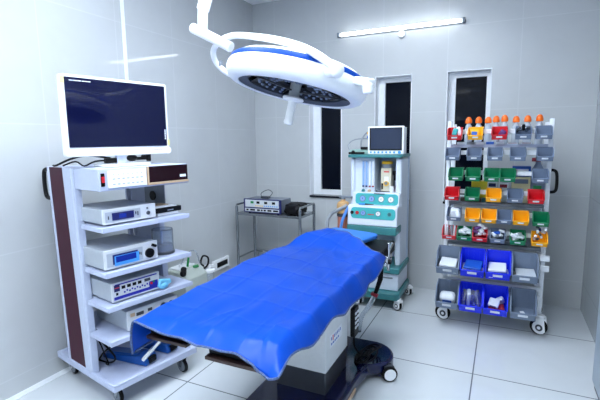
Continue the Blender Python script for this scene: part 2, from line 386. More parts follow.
# boxes on the shelves
def devcase(name, label, u0, u1, v0, v1, z, h, top='device', feet=True):
    d = thing(name, label, 'medical device', CW((u0 + u1) / 2, v0, z), CR)
    w = (u1 - u0) / 2; y1 = v1 - v0
    k = MB(); k.b2(-w, w, .012, y1, .008, h)
    for sx in (-1, 1):
        for yy in (.05, y1 - .05): k.cyl((sx * (w - .03), yy, .0005), (sx * (w - .03), yy, .01), .012, n=10)
    k.build('case', M[top], d, bevel=.004)
    MB().b2(-w, w, 0, .012, .006, h + .002).build('front_panel', M['device_front'], d, bevel=.003)
    return d, w, h
d, w, h = devcase('endoscope_processor', 'white slim device with small dark display, on the uppermost trolley shelf', .03, .375, .045, .40, 1.1225, .092)
q = MB().b2(-w + .015, .065, -.002, 0, .018, .078).build('display_panel', M['device'], d)
MB().b2(-w + .055, .02, -.004, -.002, .026, .07).build('display', M['navy'], q)
q2 = MB(); q2.b2(-.075, -.03, -.005, -.0035, .036, .06); q2.build('readout', M['lcd'], q)
for b_ in ((.03, .036, .045, .06), (.044, .05, .035, .06), (-w + .03, -w + .036, .035, .055)): MB().b2(b_[0], b_[1], -.004, -.002, b_[2], b_[3]).build('button', M['darkgrey'], q)
MB().cyl((w - .055, -.006, .04), (w - .055, 0, .04), .012).build('socket', M['darkgrey'], d)
MB().cyl((w - .06, -.006, .07), (w - .06, 0, .07), .005).build('indicator', M['darkgrey'], d)
d, w, h = devcase('light_source', 'white device with blue display and large round black socket, on the second trolley shelf', .02, .372, .045, .42, .8585, .118)
q = MB().b2(-w + .015, .07, -.002, 0, .02, .1).build('display_panel', M['device'], d)
MB().b2(-w + .05, .035, -.004, -.002, .03, .088).build('display', M['navy'], q)
MB().b2(-w + .06, .042, -.006, -.003, .02, .078).build('blue_film', M['skyfilm'], q)
MB().b2(-w + .068, .022, -.007, -.0055, .04, .075).build('readout', M['lcd'], q)
MB().b2(.045, .05, -.004, -.002, .055, .07).build('button', M['darkgrey'], q); MB().b2(.055, .06, -.004, -.002, .05, .068).build('button', M['darkgrey'], q)
k = MB().lathe([(.002, 0), (.030, 0), (.030, .012), (.018, .013), (.017, .006), (.002, .006)], 24, Matrix.Translation((.115, 0, .05)) @ Matrix.Rotation(PI / 2, 4, 'X')); k.build('light_socket', M['black'], d)
MB().box((.147, -.008, .092), (.035, .014, .018), (0, R(25), 0)).build('latch', M['black'], d, bevel=.004)
d, w, h = devcase('insufflator', 'blue and white device with a row of black displays, on the third trolley shelf', .05, .372, .045, .40, .6545, .118, 'device')
q = MB(); q.b2(-w + .012, w - .01, -.002, 0, .018, .036); q.b2(-w + .02, w - .02, -.002, 0, .104, .112); q.b2(w - .075, w - .015, -.002, 0, .036, .07); q.build('blue_band', M['royal'], d)
MB().b2(-w + .015, -w + .05, -.0025, 0, .068, .108).build('name_plate', M['navy'], d)
MB().b2(-w + .018, -w + .047, -.0035, -.002, .088, .092).build('name_stripe', M['textred'], d)
for i in range(4): MB().b2(-w + .062 + i * .036, -w + .085 + i * .036, -.003, 0, .076, .094).build('display', M['black'], d)
MB().b2(-w + .215, -w + .255, -.003, 0, .078, .096).build('display', M['darkgrey'], d)
q = MB(); random.seed(3)
for i in range(11): q.b2(-w + .075 + i * .017, -w + .084 + i * .017, -.003, 0, .048 + .007 * (i % 2), .058 + .007 * (i % 2))
q.build('button', M['royal'], d)
MB().b2(-w + .025, -w + .038, -.003, 0, .045, .06).build('socket', M['black'], d)
q = MB(); q.cyl((w - .062, -.007, .058), (w - .062, 0, .058), .008); q.build('red_knob', M['red'], d)
q = MB(); q.cyl((w - .045, -.007, .065), (w - .045, 0, .065), .006); q.build('green_knob', M['green'], d)
d, w, h = devcase('pump_console', 'pale grey device on the lowest trolley shelf, half hidden by the blue sheet', .135, .50, .045, .42, .4465, .128)
for b_ in ((-w + .06, -w + .11, .085, .105), (-w + .14, -w + .17, .09, .108)): MB().b2(b_[0], b_[1], -.003, 0, b_[2], b_[3]).build('socket', M['darkgrey'], d)
for x_, r_ in ((.07, .022), (.13, .018)): MB().cyl((x_, -.008, .09), (x_, 0, .09), r_).build('socket', M['darkgrey'], d)
q = MB(); q.b2(-w + .02, -w + .05, -.003, 0, .09, .112); q.build('emblem', M['tan'], d)
q = MB(); q.b2(-w + .03, -w + .045, -.003, 0, .03, .055); q.build('green_port', M['green'], d)
q = MB(); q.b2(-w + .03, -w + .05, -.003, 0, .012, .022); q.build('blue_mark', M['skyfilm'], d)

k = thing('recorder_box', 'flat black box under white paper at the right end of the uppermost trolley shelf', 'device', CW(.49, .08, 1.1225), CR)
MB().b2(-.08, .08, .0, .2, .0005, .016).build('pad', M['card'], k)
MB().b2(-.1, .1, -.01, .2, .017, .05).build('case', M['black'], k, bevel=.003)
MB().b2(-.095, .07, .0, .19, .0505, .055).build('paper', M['card'], k)
MB().b2(-.08, .05, .06, .15, .0555, .059).build('manila_sheet', M['tan'], k)
MB().b2(-.01, .035, -.012, -.0095, .028, .034).build('badge', M['textgrey'], k)
k = thing('plastic_jar', 'clear round plastic jar with blue-grey liquid, at the right end of the second shelf', 'jar', CW(.485, .15, .8545))
MB().lathe([(.066, .0), (.070, .01), (.070, .16), (.066, .165), (.062, .16), (.062, .012), (.01, .012)], 32).build('jar_wall', M['clear'], k)
MB().lathe([(.002, .013), (.061, .013), (.061, .065), (.002, .065)], 32).build('liquid', M['liquid'], k)
MB().lathe([(.071, .001), (.075, .004), (.075, .016), (.071, .02), (.0705, .012)], 32).build('base_ring', M['darkgrey'], k)
MB().cyl((-.01, 0, .066), (-.01, 0, .150), .008).build('inner_tube', M['gaugeblue'], k)
k = thing('plastic_cup', 'small crumpled light blue plastic cup leaning on the insufflator, third shelf', 'cup', CW(.385, .012, .654), CR)
q = MB(); q.box((0, .012, .04), (.07, .022, .055), (R(8), R(12), 0)); q.box((.04, .012, .042), (.03, .02, .03), (0, R(-20), 0)); q.ball((.0, .015, .028), .024, sq=(1.4, .8, 1.1))
q.build('cup_body', M['cyan'], k, bevel=.006)

# foot pedals on base
def pedal(label, u, v, rz, L):
    d = thing('foot_pedal', label, 'foot pedal', CW(u, v, .1645), CR + rz, 'blue foot pedals')
    k = MB(); k.prism([(0, .001), (L, .001), (L, .035), (.06, .062), (.012, .058), (0, .03)], 0, -.055, .055); k.build('pedal_body', M['pedal'], d, bevel=.01, seg=3)
    k = MB(); k.prism([(.08, .056), (L - .02, .036), (L - .02, .045), (.08, .066)], 0, -.038, .038); k.build('tread', M['pedal'], d, bevel=.004)
    k = MB(); k.b2(-.03, .03, -.012, .02, .012, .05); k.b2(-.022, .022, -.02, .0, .02, .04); k.build('hinge', M['black'], d, bevel=.003)
pedal('blue foot pedal with black hinge on the trolley base, nearer the maroon panel', .30, .075, R(17), .36)
pedal('blue foot pedal with black hinge on the trolley base, partly behind the sheet corner', .485, .10, R(14), .3)
k = MB(); k.tube([CW(.1, .45, .173), CW(.13, .3, .171), CW(.12, .2, .25), CW(.09, .36, .35)], .006); k.tube([CW(.1, .38, .171), CW(.18, .46, .172), CW(.26, .5, .172)], .006); k.tube([CW(.09, .33, .33), CW(.1, .25, .2), CW(.11, .3, .172)], .005)
tag(k.build('pedal_cable', M['black']), 'black cables of the foot pedals hanging behind the lowest shelf', 'cable')

# ------------------------------------------------------------------ suction unit, wall plate
k = thing('suction_machine', 'pale grey-green suction unit with jar, behind the trolley by the left wall', 'suction machine', (-2.52, 2.93, 0))
MB().prism([(-.14, .045), (.1, .045), (.1, .40), (.02, .47), (-.14, .47)], 1, -.15, .15).build('case', M['sucker'], k, bevel=.008)
q = MB()
for sx in (-.1, .06):
    for sy in (-.11, .11): q.cyl((sx, sy, .0005), (sx, sy, .046), .02, n=12)
q.build('foot', M['rubber'], k)
q = MB(); q.b2(-.11, .0, -.11, .1, .47, .485); q.cyl((-.03, -.05, .485), (-.03, -.05, .51), .02); q.cyl((-.06, .06, .485), (-.06, .06, .505), .018); q.build('top_fitting', M['plaswhite'], k, bevel=.003)
q = MB(); q.cyl((.0, .0, .48), (.0, .02, .56), .010); q.cyl((.02, .05, .465), (.05, .09, .47), .014); q.build('green_valve', M['green'], k)
q = MB(); q.cyl((.04, -.1, .46), (.06, -.12, .5), .025); q.ball((.06, -.13, .46), .028); q.build('gauge_knob', M['black'], k)
q = MB(); q.tube([(-.03, -.05, .51), (.0, .0, .6), (.03, .08, .61), (.03, .13, .5), (.04, .16, .46)], .006); q.build('clear_hose', M['clear'], k)
q = MB().lathe([(.055, .03), (.064, .05), (.066, .37), (.0, .37)], 24, Matrix.Translation((.03, .235, 0))); q.build('collection_jar', M['clear'], k)
MB().b2(-.1, .12, .148, .32, .004, .032).build('jar_tray', M['sucker'], k, bevel=.004)
q = MB().lathe([(.07, .37), (.074, .375), (.074, .39), (.05, .40), (.02, .405), (.002, .405)], 24, Matrix.Translation((.03, .235, 0))); q.cyl((.03, .2, .40), (.03, .2, .44), .014); q.b2(.0, .08, .23, .3, .40, .425); q.build('jar_lid', M['plaswhite'], k)
q = MB(); q.tube([(.03, .2, .43), (.03, .15, .48), (.02, .2, .53), (.03, .26, .50), (.04, .24, .44), (.05, .16, .42)], .009); q.build('black_hose', M['black'], k)
k = MB(); k.b2(XL, XL + .03, 3.58, 3.86, .215, .325)
o = tag(k.build('wall_outlet', M['plaswhite'], bevel=.005), 'white outlet plate with dark slot low on the left wall', 'outlet')
MB().b2(XL + .028, XL + .033, 3.635, 3.825, .243, .297).build('slot', M['black'], o)

# ------------------------------------------------------------------ instrument table and electrosurgical unit
st = thing('instrument_table', 'stainless steel instrument table with side rails in the back left corner', 'table', (-2.245, 4.09, 0))
HX, HY = .385, .18
for sx in (-1, 1):
    for sy in (-1, 1):
        MB().cyl((sx * HX, sy * HY, .03), (sx * HX, sy * HY, .885), .016).build('leg', M['steel'], st)
        MB().cyl((sx * HX, sy * HY, .0), (sx * HX, sy * HY, .032), .018).build('foot', M['rubber'], st)
    MB().tube([(sx * HX, -HY, .88), (sx * HX, -HY, .90), (sx * HX, HY, .90), (sx * HX, HY, .88)], .011, smooth=0).build('side_rail', M['steel'], st)
    q = MB(); q.cyl((sx * HX, -HY, .2), (sx * HX, HY, .2), .009); q.cyl((sx * HX, -HY, .30), (sx * HX, HY, .30), .009); q.build('stretcher', M['steel'], st)
q = MB(); q.cyl((-HX, HY, .30), (HX, HY, .30), .009); q.cyl((-HX, HY, .90), (HX, HY, .90), .009); q.build('back_rail', M['steel'], st)
MB().b2(-HX, HX, -HY, HY, .785, .812).build('table_top', M['steel'], st, bevel=.003)
MB().b2(-HX, HX, -HY, HY, .19, .206).build('lower_shelf', M['steel'], st, bevel=.003)
es = thing('electrosurgical_unit', 'navy and white electrosurgical unit with displays on the steel table', 'medical device', (-2.325, 3.94, .8125)); es.scale = (1.36, .92, 1)
k = MB(); k.b2(-.165, .165, .012, .27, .01, .152); k.build('case', M['device_top'], es, bevel=.004)
for sx in (-.13, .13):
    for yy in (.04, .24): MB().cyl((sx, yy, .0), (sx, yy, .012), .012, n=10).build('foot', M['rubber'], es)
MB().b2(-.17, .17, 0, .014, .006, .156).build('front_panel', M['navy'], es, bevel=.003)
q = MB().b2(-.155, .15, -.002, 0, .066, .145).build('control_panel', M['device_front'], es)
for x, mm in ((-.09, 'green'), (-.035, 'black'), (.035, 'black'), (.105, 'black')): MB().b2(x - .014, x + .014, -.004, -.002, .105, .13).build('display', M[mm], q)
for i in range(11): MB().b2(-.06 + i * .019, -.05 + i * .019, -.004, -.002, .076, .088).build('button', M['yellow' if i < 4 else 'btn'], q)
q = MB().b2(-.158, .152, -.002, 0, .018, .052).build('socket_strip', M['device_front'], es)
for i, (a, b) in enumerate(((-.145, -.125), (-.11, -.065), (-.045, -.02), (-.01, .005), (.015, .035), (.05, .085), (.1, .145))): MB().b2(a, b, -.004, -.002, .026, .044).build('socket', M['black'], q)
q = thing('cable_lead', 'small grey lead with looped cable lying on top of the electrosurgical unit', 'cable', (-2.33, 4.03, .969))
MB().b2(-.05, .05, -.025, .025, .0, .022).build('plug', M['darkgrey'], q, bevel=.005)
MB().tube([(-.05, 0, .015), (-.07, .03, .05), (0, .06, .085), (.07, .03, .06), (.05, 0, .015)], .004).build('lead_wire', M['darkgrey'], q)
k = MB()
def bag(u, v):
    th = 2 * PI * u; ph = PI * (v - .5)
    c = lambda a, e: math.copysign(abs(a) ** e, a)
    n = .006 * math.sin(9 * th + 4 * ph) + .005 * math.sin(5 * th - 7 * ph)
    return (-1.975 + (.092 + n) * c(math.cos(ph), .5) * c(math.cos(th), .5), 4.06 + (.13 + n) * c(math.cos(ph), .5) * c(math.sin(th), .5), .873 + (.058 + n * .4) * c(math.sin(ph), .6))
k.grid(bag, 40, 20)
tag(k.build('instrument_bag', M['black']), 'black soft bag beside the electrosurgical unit on the steel table', 'bag')

# ------------------------------------------------------------------ operating table
ot = thing('operating_table', 'operating table with white column, navy base and black mattress, under the blue sheet', 'operating table', (-1.02, 2.3, 0))
def LT(x, y): return (x + 1.02, y - 2.3)
def arc(cx, cy, r, a0, a1, n=10): return [(cx + r * math.cos(R(a0 + (a1 - a0) * i / n)), cy + r * math.sin(R(a0 + (a1 - a0) * i / n))) for i in range(n + 1)]
poly = [(-1.28, 1.62), (-.76, 1.62), (-.76, 2.36), (-.755, 2.46), (-.742, 2.53)] + arc(-.80, 2.74, .185, -70, 80) + arc(-1.24, 2.74, .185, 100, 250) + [(-1.298, 2.53), (-1.285, 2.46), (-1.28, 2.36)]
MB().prism([LT(*q) for q in poly], 2, .045, .125).build('base', M['base'], ot, bevel=.018, seg=3)
MB().b2(.2585, .2645, -.62, .06, .048, .075).build('base_trim', M['tan'], ot); MB().b2(-.2645, -.2585, -.62, .06, .048, .075).build('base_trim', M['tan'], ot)
def twin_caster(wx, wy, yaw, r=.052):
    x, y = LT(wx, wy); T_ = Matrix.Translation((x, y, 0)) @ Matrix.Rotation(yaw, 4, 'Z')
    def fin(mb): mb.v = [tuple(T_ @ Vector(p)) for p in mb.v]; return mb
    c = MB(); c.b2(-.012, .012, -.03, .03, .05, .1); c.cyl((-.03, 0, r), (.03, 0, r), .012)
    o = fin(c).build('caster', M['darkgrey'], ot)
    for sx in (-.026, .026):
        w_ = fin(MB().lathe([(.004, -.012), (r - .006, -.012), (r, -.006), (r, .006), (r - .006, .012), (.004, .012)], 28, Matrix.Translation((sx, 0, r)) @ Matrix.Rotation(PI / 2, 4, 'Y'))).build('wheel', M['rubber'], o)
        fin(MB().lathe([(.002, -.0155), (r * .76, -.014), (r * .76, .014), (.002, .0155)], 28, Matrix.Translation((sx, 0, r)) @ Matrix.Rotation(PI / 2, 4, 'Y'))).build('wheel_cover', M['plaswhite'], o)
twin_caster(-.625, 2.66, R(-58)); twin_caster(-1.41, 2.66, R(58)); twin_caster(-.85, 1.75, 0); twin_caster(-1.2, 1.75, 0)
MB().b2(-.168, .152, -.165, .205, .12, .262).build('lower_column', M['cold'], ot, bevel=.004)
MB().b2(-.172, .157, -.17, .21, .262, .66).build('upper_column', M['colw'], ot, bevel=.004)
lb = MB().b2(.1568, .1585, -.105, .10, .385, .462).build('maker_label', M['card'], ot)
q = MB()
for i in range(7): q.b2(.1584, .1592, -.085 + i * .025, -.073 + i * .025, .428, .447)
for i in range(5): q.b2(.1584, .1592, -.085 + i * .028, -.067 + i * .028, .398, .410)
q.build('label_print', M['textblue'], lb)
MB().b2(.1585, .1596, -.06, -.048, .42, .452).build('label_print', M['textred'], lb)
MB().cyl((.155, .17, .575), (.18, .17, .575), .014).build('column_knob', M['grey'], ot)
MB().b2(-.19, .2, -.3, .35, .66, .70).build('table_saddle', M['cold'], ot, bevel=.004)
# top: rails, plates, pads
MB().b2(-.34, .25, -.35, .9, .70, .722).build('table_frame', M['darkgrey'], ot, bevel=.003)
for x in (.268, -.37):
    MB().b2(x - .006, x + .006, -.36, .93, .69, .722).build('side_rail', M['chrome'], ot)
MB().b2(-.36, .25, -.34, .58, .723, .803).build('body_pad', M['mattress'], ot, bevel=.012)
MB().b2(-.24, .285, .60, .98, .723, .806).build('head_pad', M['mattress'], ot, bevel=.012)
for a, b, c_ in ((-.42, -.19, -.93), (-.055, .235, -.975)):
    pl = MB().b2(a, b, c_, -.355, .705, .721).build('leg_plate', M['brown'], ot, bevel=.003)
    MB().b2(a + .004, b - .004, c_ + .02, -.36, .722, .79).build('leg_pad', M['mattress'], pl, bevel=.01)
MB().b2(-.3, .18, -.42, -.30, .69, .704).build('leg_joint', M['chrome'], ot)
q = MB(); q.cyl((-.37, -.87, .70), (-.44, -.94, .60), .0095); q.ball((-.37, -.87, .70), .018); q.build('release_lever', M['chrome'], ot, label='chrome release lever')
q = MB(); q.box((.298, .66, .74), (.03, .05, .05)); q.cyl((.31, .66, .66), (.31, .66, .86), .011); q.cyl((.31, .66, .80), (.31, .78, .83), .01); q.b2(.288, .304, .62, .80, .695, .72); q.build('rail_clamp', M['chrome'], ot, bevel=.002)
MB().cyl((.318, .62, .735), (.34, .62, .735), .018).build('clamp_knob', M['black'], ot)
# hand control
hc = thing('hand_control', 'black table hand control with white buttons hanging beside the white column', 'remote control', (-.835, 2.575, .31))
MB().prism(rrect(-.045, .045, .0, .2, .014), 0, -.016, .014).build('control_body', M['black'], hc, bevel=.004)
for i in range(4):
    MB().b2(.014, .018, -.034, -.008, .155 - i * .032, .17 - i * .032).build('button', M['card'], hc)
    MB().b2(.014, .018, .006, .03, .155 - i * .032, .17 - i * .032).build('button', M['card'], hc)
k = MB()
for i in range(4):
    r = .085 + .012 * i; zz = .137 + .012 * i
    pts = [(-.80 + .02 * i + .5 * r * math.cos(w), 2.64 + r * 1.1 * math.sin(w), zz + .07 * max(0, math.sin(w + 2.2)) * (i % 2)) for w in [2 * PI * j / 12 for j in range(12)]]
    k.tube(pts, .0065, 8, 3, True)
k.tube([(-.835, 2.56, .31), (-.83, 2.56, .24), (-.80, 2.6, .17), (-.78, 2.68, .14)], .0065)
tag(k.build('control_cable', M['rubber']), 'coiled black cable lying on the navy table base', 'cable')
k = thing('rail_strap', 'black strap with red clip hanging from the right rail of the operating table', 'strap', (-.715, 2.8, .735))
q = MB(); q.prism([(-.012, 0), (.012, 0), (.004, -.1), (-.03, -.2), (-.055, -.2), (-.028, -.1)], 1, -.012, .012); q.build('webbing', M['rubber'], k, bevel=.003)
MB().box((-.05, 0, -.21), (.05, .03, .022), (0, R(20), 0)).build('clip', M['redpack'], k, bevel=.004)
k = MB(); k.tube([(-.765, 2.8, .515), (-.80, 2.8, .44), (-.85, 2.8, .36), (-.865, 2.79, .30), (-.875, 2.8, .235)], .017, 10)
tag(k.build('plastic_sleeve', M['clear']), 'crumpled clear plastic tubing hanging below the black strap', 'tubing')

# blue sheet
def lerp(tab, x):
    if x <= tab[0][0]: return tab[0][1]
    for (a, va), (b, vb) in zip(tab, tab[1:]):
        if x <= b:
            t = (x - a) / (b - a); t = t * t * (3 - 2 * t) * .5 + t * .5
            return va + (vb - va) * t
    return tab[-1][1]
YN = [(0, 1.30), (.14, 1.29), (.9, 1.29), (1, 1.275)]
ZN = [(0, .66), (.14, .828), (.25, .806), (.33, .796), (.43, .80), (.54, .778), (.61, .784), (.74, .782), (.82, .762), (.87, .730), (.91, .713), (.95, .722), (1, .735)]
YFAR = [(0, 3.12), (.14, 3.14), (.43, 3.08), (.68, 2.94), (.82, 2.84), (.9, 2.83), (1, 2.90)]
ZH = [(1.2, .74), (1.29, .742), (1.39, .765), (1.58, .732), (1.735, .718), (1.84, .733), (2.03, .703), (2.29, .694), (2.54, .705), (2.75, .735), (2.92, .762), (3.1, .79)]
XLF = [(1.2, -1.425), (1.7, -1.445), (2.25, -1.475), (2.6, -1.46), (2.85, -1.40), (3.15, -1.25)]
XRF = [(1.2, -.765), (2., -.752), (3.1, -.752)]
def sheet_pt(s, t):
    # s across 0..1 (left hem -> right hem), t along 0..1 (near -> far)
    y = lerp(YN, s) + (lerp(YFAR, s) - lerp(YN, s)) * t
    xl, xr = lerp(XLF, y), lerp(XRF, y)
    far = max(0, min(1, (y - 2.72) / .3)); far = far * far * (3 - 2 * far)
    ztop = .822 + .066 * far * (1 if s < .80 else max(0, 1 - (s - .80) / .1))
    a, b = .14, .90
    if s < a:
        q = (a - s) / a
        x = xl - .028 * math.sin(q * PI * .6) ; z = ztop - .16 * q ** 1.25
    elif s > b:
        q = (s - b) / (1 - b)
        x = xr + (-.706 - xr + .008 * math.sin(y * 17)) * q ** .8; z = ztop - (ztop - lerp(ZH, y)) * q ** 1.4
    else:
        q = (s - a) / (b - a); x = xl + (xr - xl) * q; z = ztop
    # sag between the leg pads and over the near edge
    z -= .012 * math.exp(-((s - .46) / .05) ** 2) * max(0, 1 - t / .25)
    if t < .055 and s > a: w_ = (1 - t / .055) ** 1.6; z = z * (1 - w_) + lerp(ZN, s) * w_
    # ironed fold lines and wrinkles
    f = 0
    for c in (.34, .56, .76): f += .0034 * math.exp(-((s - c) / .008) ** 2)
    for c in (.12, .25, .38, .51, .64, .77, .90): f += .0034 * math.exp(-((t - c) / .0042) ** 2)
    f += .0032 * math.sin(19 * s + 5 * t) * math.sin(23 * t - 6 * s) + .0022 * math.sin(41 * t + 17 * s + 2 * math.sin(9 * s))
    if s > b - .07:
        f += .006 * math.sin(y * 21 + 2 * math.sin(y * 5))
    # broad tufts near folds
    f += .006 * math.exp(-(((s - .62) / .03) ** 2 + ((t - .18) / .1) ** 2)) + .007 * math.exp(-(((s - .5 - (t - .1) * .8) / .02) ** 2 + ((t - .12) / .06) ** 2))
    f += .008 * math.exp(-(((s - .84 + (t - .1) * .5) / .025) ** 2 + ((t - .06) / .09) ** 2))
    return (x, y, z + max(f, -.006))
k = MB(); k.grid(sheet_pt, 110, 170)
sh = tag(k.build('surgical_sheet', M['sheet']), 'bright blue creased sheet draped over the operating table', 'sheet')
so_ = sh.modifiers.new('thick', 'SOLIDIFY'); so_.thickness = .003; so_.offset = 1
edge = [sheet_pt(i / 60, 0) for i in range(61)] + [sheet_pt(1, i / 80) for i in range(1, 81)] + [sheet_pt(1 - i / 60, 1) for i in range(1, 61)] + [sheet_pt(0, 1 - i / 80) for i in range(1, 80)]
q = MB(); q.tube([(a, b, c + .001) for a, b, c in edge], .0055, 6, 0, True); q.build('stitched_hem', M['seam'], sh)

# pillow pad
k = MB()
def pil(u, v):
    th = 2 * PI * u; ph = PI * (v - .5); c = lambda a, e: math.copysign(abs(a) ** e, a)
    return (.22 * c(math.cos(ph), .2) * c(math.cos(th), .2), .15 * c(math.cos(ph), .2) * c(math.sin(th), .2), .032 + .026 * c(math.sin(ph), .6))
k.grid(pil, 64, 20)
o = tag(k.build('head_pad', M['pad']), 'light blue flat head cushion at the far end of the table', 'cushion')
o.name = 'head_cushion'
o.location = (-1.095, 3.13, .8125); o.rotation_euler = (R(0), R(0), R(-14.7))

# ------------------------------------------------------------------ anaesthesia machine
an = thing('anaesthesia_machine', 'white and teal wheeled anaesthesia machine standing by the back wall', 'anaesthesia machine', (-1.05, 4.05, 0))
# local x = world + 1.08 ; local y = world - 4.05
MB().prism(rrect(-.295, .235, -.24, .30, .05), 2, .095, .165).build('base', M['teal'], an, bevel=.012)
def cover_caster(parent, x, y, zt, r, yaw=0., brake=False, name='caster'):
    """swivel caster: wheel axis along local x, turned by yaw about its stem"""
    T_ = Matrix.Translation((x, y, 0)) @ Matrix.Rotation(yaw, 4, 'Z')
    def fin(mb): mb.v = [tuple(T_ @ Vector(p)) for p in mb.v]; return mb
    c = MB()
    c.cyl((0, 0, zt - .03), (0, 0, zt + .002), .03)
    for s in (-1, 1):
        pts = [(r * .80 * math.cos(R(w)), r + r * .80 * math.sin(R(w))) for w in range(-150, 80, 23)] + [(.03, zt - .012), (-.032, zt - .012)]
        c.prism(pts, 0, s * .026 - .004, s * .026 + .004)
    c.b2(-.03, .03, -.032, .03, zt - .03, zt - .01)
    o = fin(c).build(name, M['plaswhite'], parent, bevel=.003)
    Mx = Matrix.Translation((0, .012, r)) @ Matrix.Rotation(PI / 2, 4, 'Y')
    fin(MB().lathe([(.004, -.018), (r - .01, -.018), (r, -.009), (r, .009), (r - .01, .018), (.004, .018)], 28, Mx)).build('wheel', M['rubber'], o)
    fin(MB().lathe([(.002, -.0325), (r * .42, -.0325), (r * .42, .0325), (.002, .0325)], 20, Matrix.Translation((0, 0, r)) @ Matrix.Rotation(PI / 2, 4, 'Y'))).build('hub', M['darkgrey'], o)
    fin(MB().lathe([(.002, -.0345), (r * .2, -.0345), (r * .2, .0345), (.002, .0345)], 14, Matrix.Translation((0, 0, r)) @ Matrix.Rotation(PI / 2, 4, 'Y'))).build('axle_cap', M['plaswhite'], o)
    if brake: fin(MB().box((0, .075, zt - .05), (.04, .05, .014), (R(-25), 0, 0))).build('brake_lever', M['darkgrey'], o)
    return o
for x, y in ((-.16, -.19), (.225, -.19), (-.16, .24), (.235, .24)): cover_caster(an, x, y, .105, .047, R(62))
q = MB().b2(-.25, .21, -.16, .27, .166, .335).build('lower_cabinet', M['anes'], an, bevel=.008)
MB().b2(.02, .16, -.168, -.16, .285, .297).build('cabinet_handle', M['grey'], q)
MB().b2(-.265, .225, -.185, .28, .335, .395).build('cabinet_top', M['teal'], an, bevel=.012)
MB().b2(-.25, .21, .22, .28, .395, 1.42).build('back_panel', M['anes_in'], an, bevel=.004)
for s, (a, b) in enumerate(((-.29, -.25), (.15, .205))):
    MB().prism([(-.05, .17), (.29, .17), (.29, 1.42), (-.08, 1.42), (-.08, .6)], 0, a, b).build('side_pillar', M['anes'], an, bevel=.02, seg=3)
MB().prism(rrect(-.305, .215, -.125, .30, .03), 2, 1.421, 1.45).build('top_shelf', M['teal'], an, bevel=.006)
# flow meter panel
fm = MB().b2(-.25, -.055, -.05, .20, 1.08, 1.42).build('flowmeter_panel', M['anes'], an, bevel=.004)
MB().b2(-.18, -.062, -.052, -.049, 1.14, 1.395).build('meter_window', M['anes_in'], fm)
for i in range(4):
    x = -.165 + i * .032
    MB().cyl((x, -.058, 1.15), (x, -.058, 1.385), .0085, n=12).build('flow_tube', M['tube_blue'] if i < 2 else M['gauge'], fm)
    MB().cyl((x, -.058, 1.138), (x, -.058, 1.152), .010, n=12).build('tube_end', M['redpack'] if i > 1 else M['navy'], fm)
for x, mm in ((-.165, 'teal'), (-.105, 'tan')): MB().lathe([(.002, 0), (.017, 0), (.014, .022), (.002, .024)], 16, Matrix.Translation((x, -.05, 1.10)) @ Matrix.Rotation(PI / 2, 4, 'X')).build('flow_knob', M[mm], fm)
MB().b2(-.055, .15, -.05, .215, 1.08, 1.092).build('alcove_floor', M['anes'], an)
# upper gauge console
up = MB(); up.prism([(-.125, .972), (-.051, .972), (-.051, 1.092), (-.11, 1.092)], 0, -.25, .20); up = up.build('gauge_console', M['anes'], an, bevel=.006)
def sloped(poly, y0, z0, y1, z1, th):
    """poly of (x, s) s=0..1 up a sloped face from (y0,z0) to (y1,z1)"""
    mb = MB(); n = len(poly); N = Vector((0, -(z1 - z0), (y1 - y0))).normalized()
    a = [Vector((x, y0 + (y1 - y0) * s, z0 + (z1 - z0) * s)) for x, s in poly]
    mb.add([tuple(v) for v in a] + [tuple(v + N * th) for v in a], [(i, (i + 1) % n, n + (i + 1) % n, n + i) for i in range(n)] + [tuple(range(n)), tuple(range(n, 2 * n))]); return mb
def rr01(x0, x1, s0, s1, rx, n=5):
    pts = []
    for cx, cs, a in ((x1 - rx, s0 + .25, -90), (x1 - rx, s1 - .25, 0), (x0 + rx, s1 - .25, 90), (x0 + rx, s0 + .25, 180)):
        for i in range(n + 1):
            w_ = R(a + 90 * i / n); pts.append((cx + rx * math.cos(w_), cs + .25 * math.sin(w_)))
    return pts
sloped(rr01(-.222, .188, .06, .92, .03), -.125, .972, -.11, 1.092, .003).build('teal_panel', M['tealpanel'], up)
def dial(x, s, y0, z0, y1, z1, r, face, parent, rim='grey'):
    c = Vector((x, y0 + (y1 - y0) * s, z0 + (z1 - z0) * s)); N = Vector((0, -(z1 - z0), (y1 - y0))).normalized()
    o = MB().cyl(c, c + N * .010, r).build('gauge', M[rim], parent)
    MB().cyl(c + N * .0095, c + N * .0115, r * .82).build('gauge_face', M[face], o)
    up_ = Vector((0, y1 - y0, z1 - z0)).normalized()
    q = MB(); q.cyl(c + N * .012 - up_ * r * .3, c + N * .012 + up_ * r * .4, .0022, n=6); q.ball(c + N * .012, .004, 6); q.build('needle', M['darkgrey'], o)
for x, f in ((-.15, 'gaugeblue'), (-.062, 'gaugeblue'), (.03, 'gauge'), (.122, 'gauge')): dial(x, .5, -.125, .972, -.11, 1.092, .029, f, up)
MB().b2(-.04, .06, -.124, -.11, 1.08, 1.087).build('printed_line', M['darkgrey'], up)
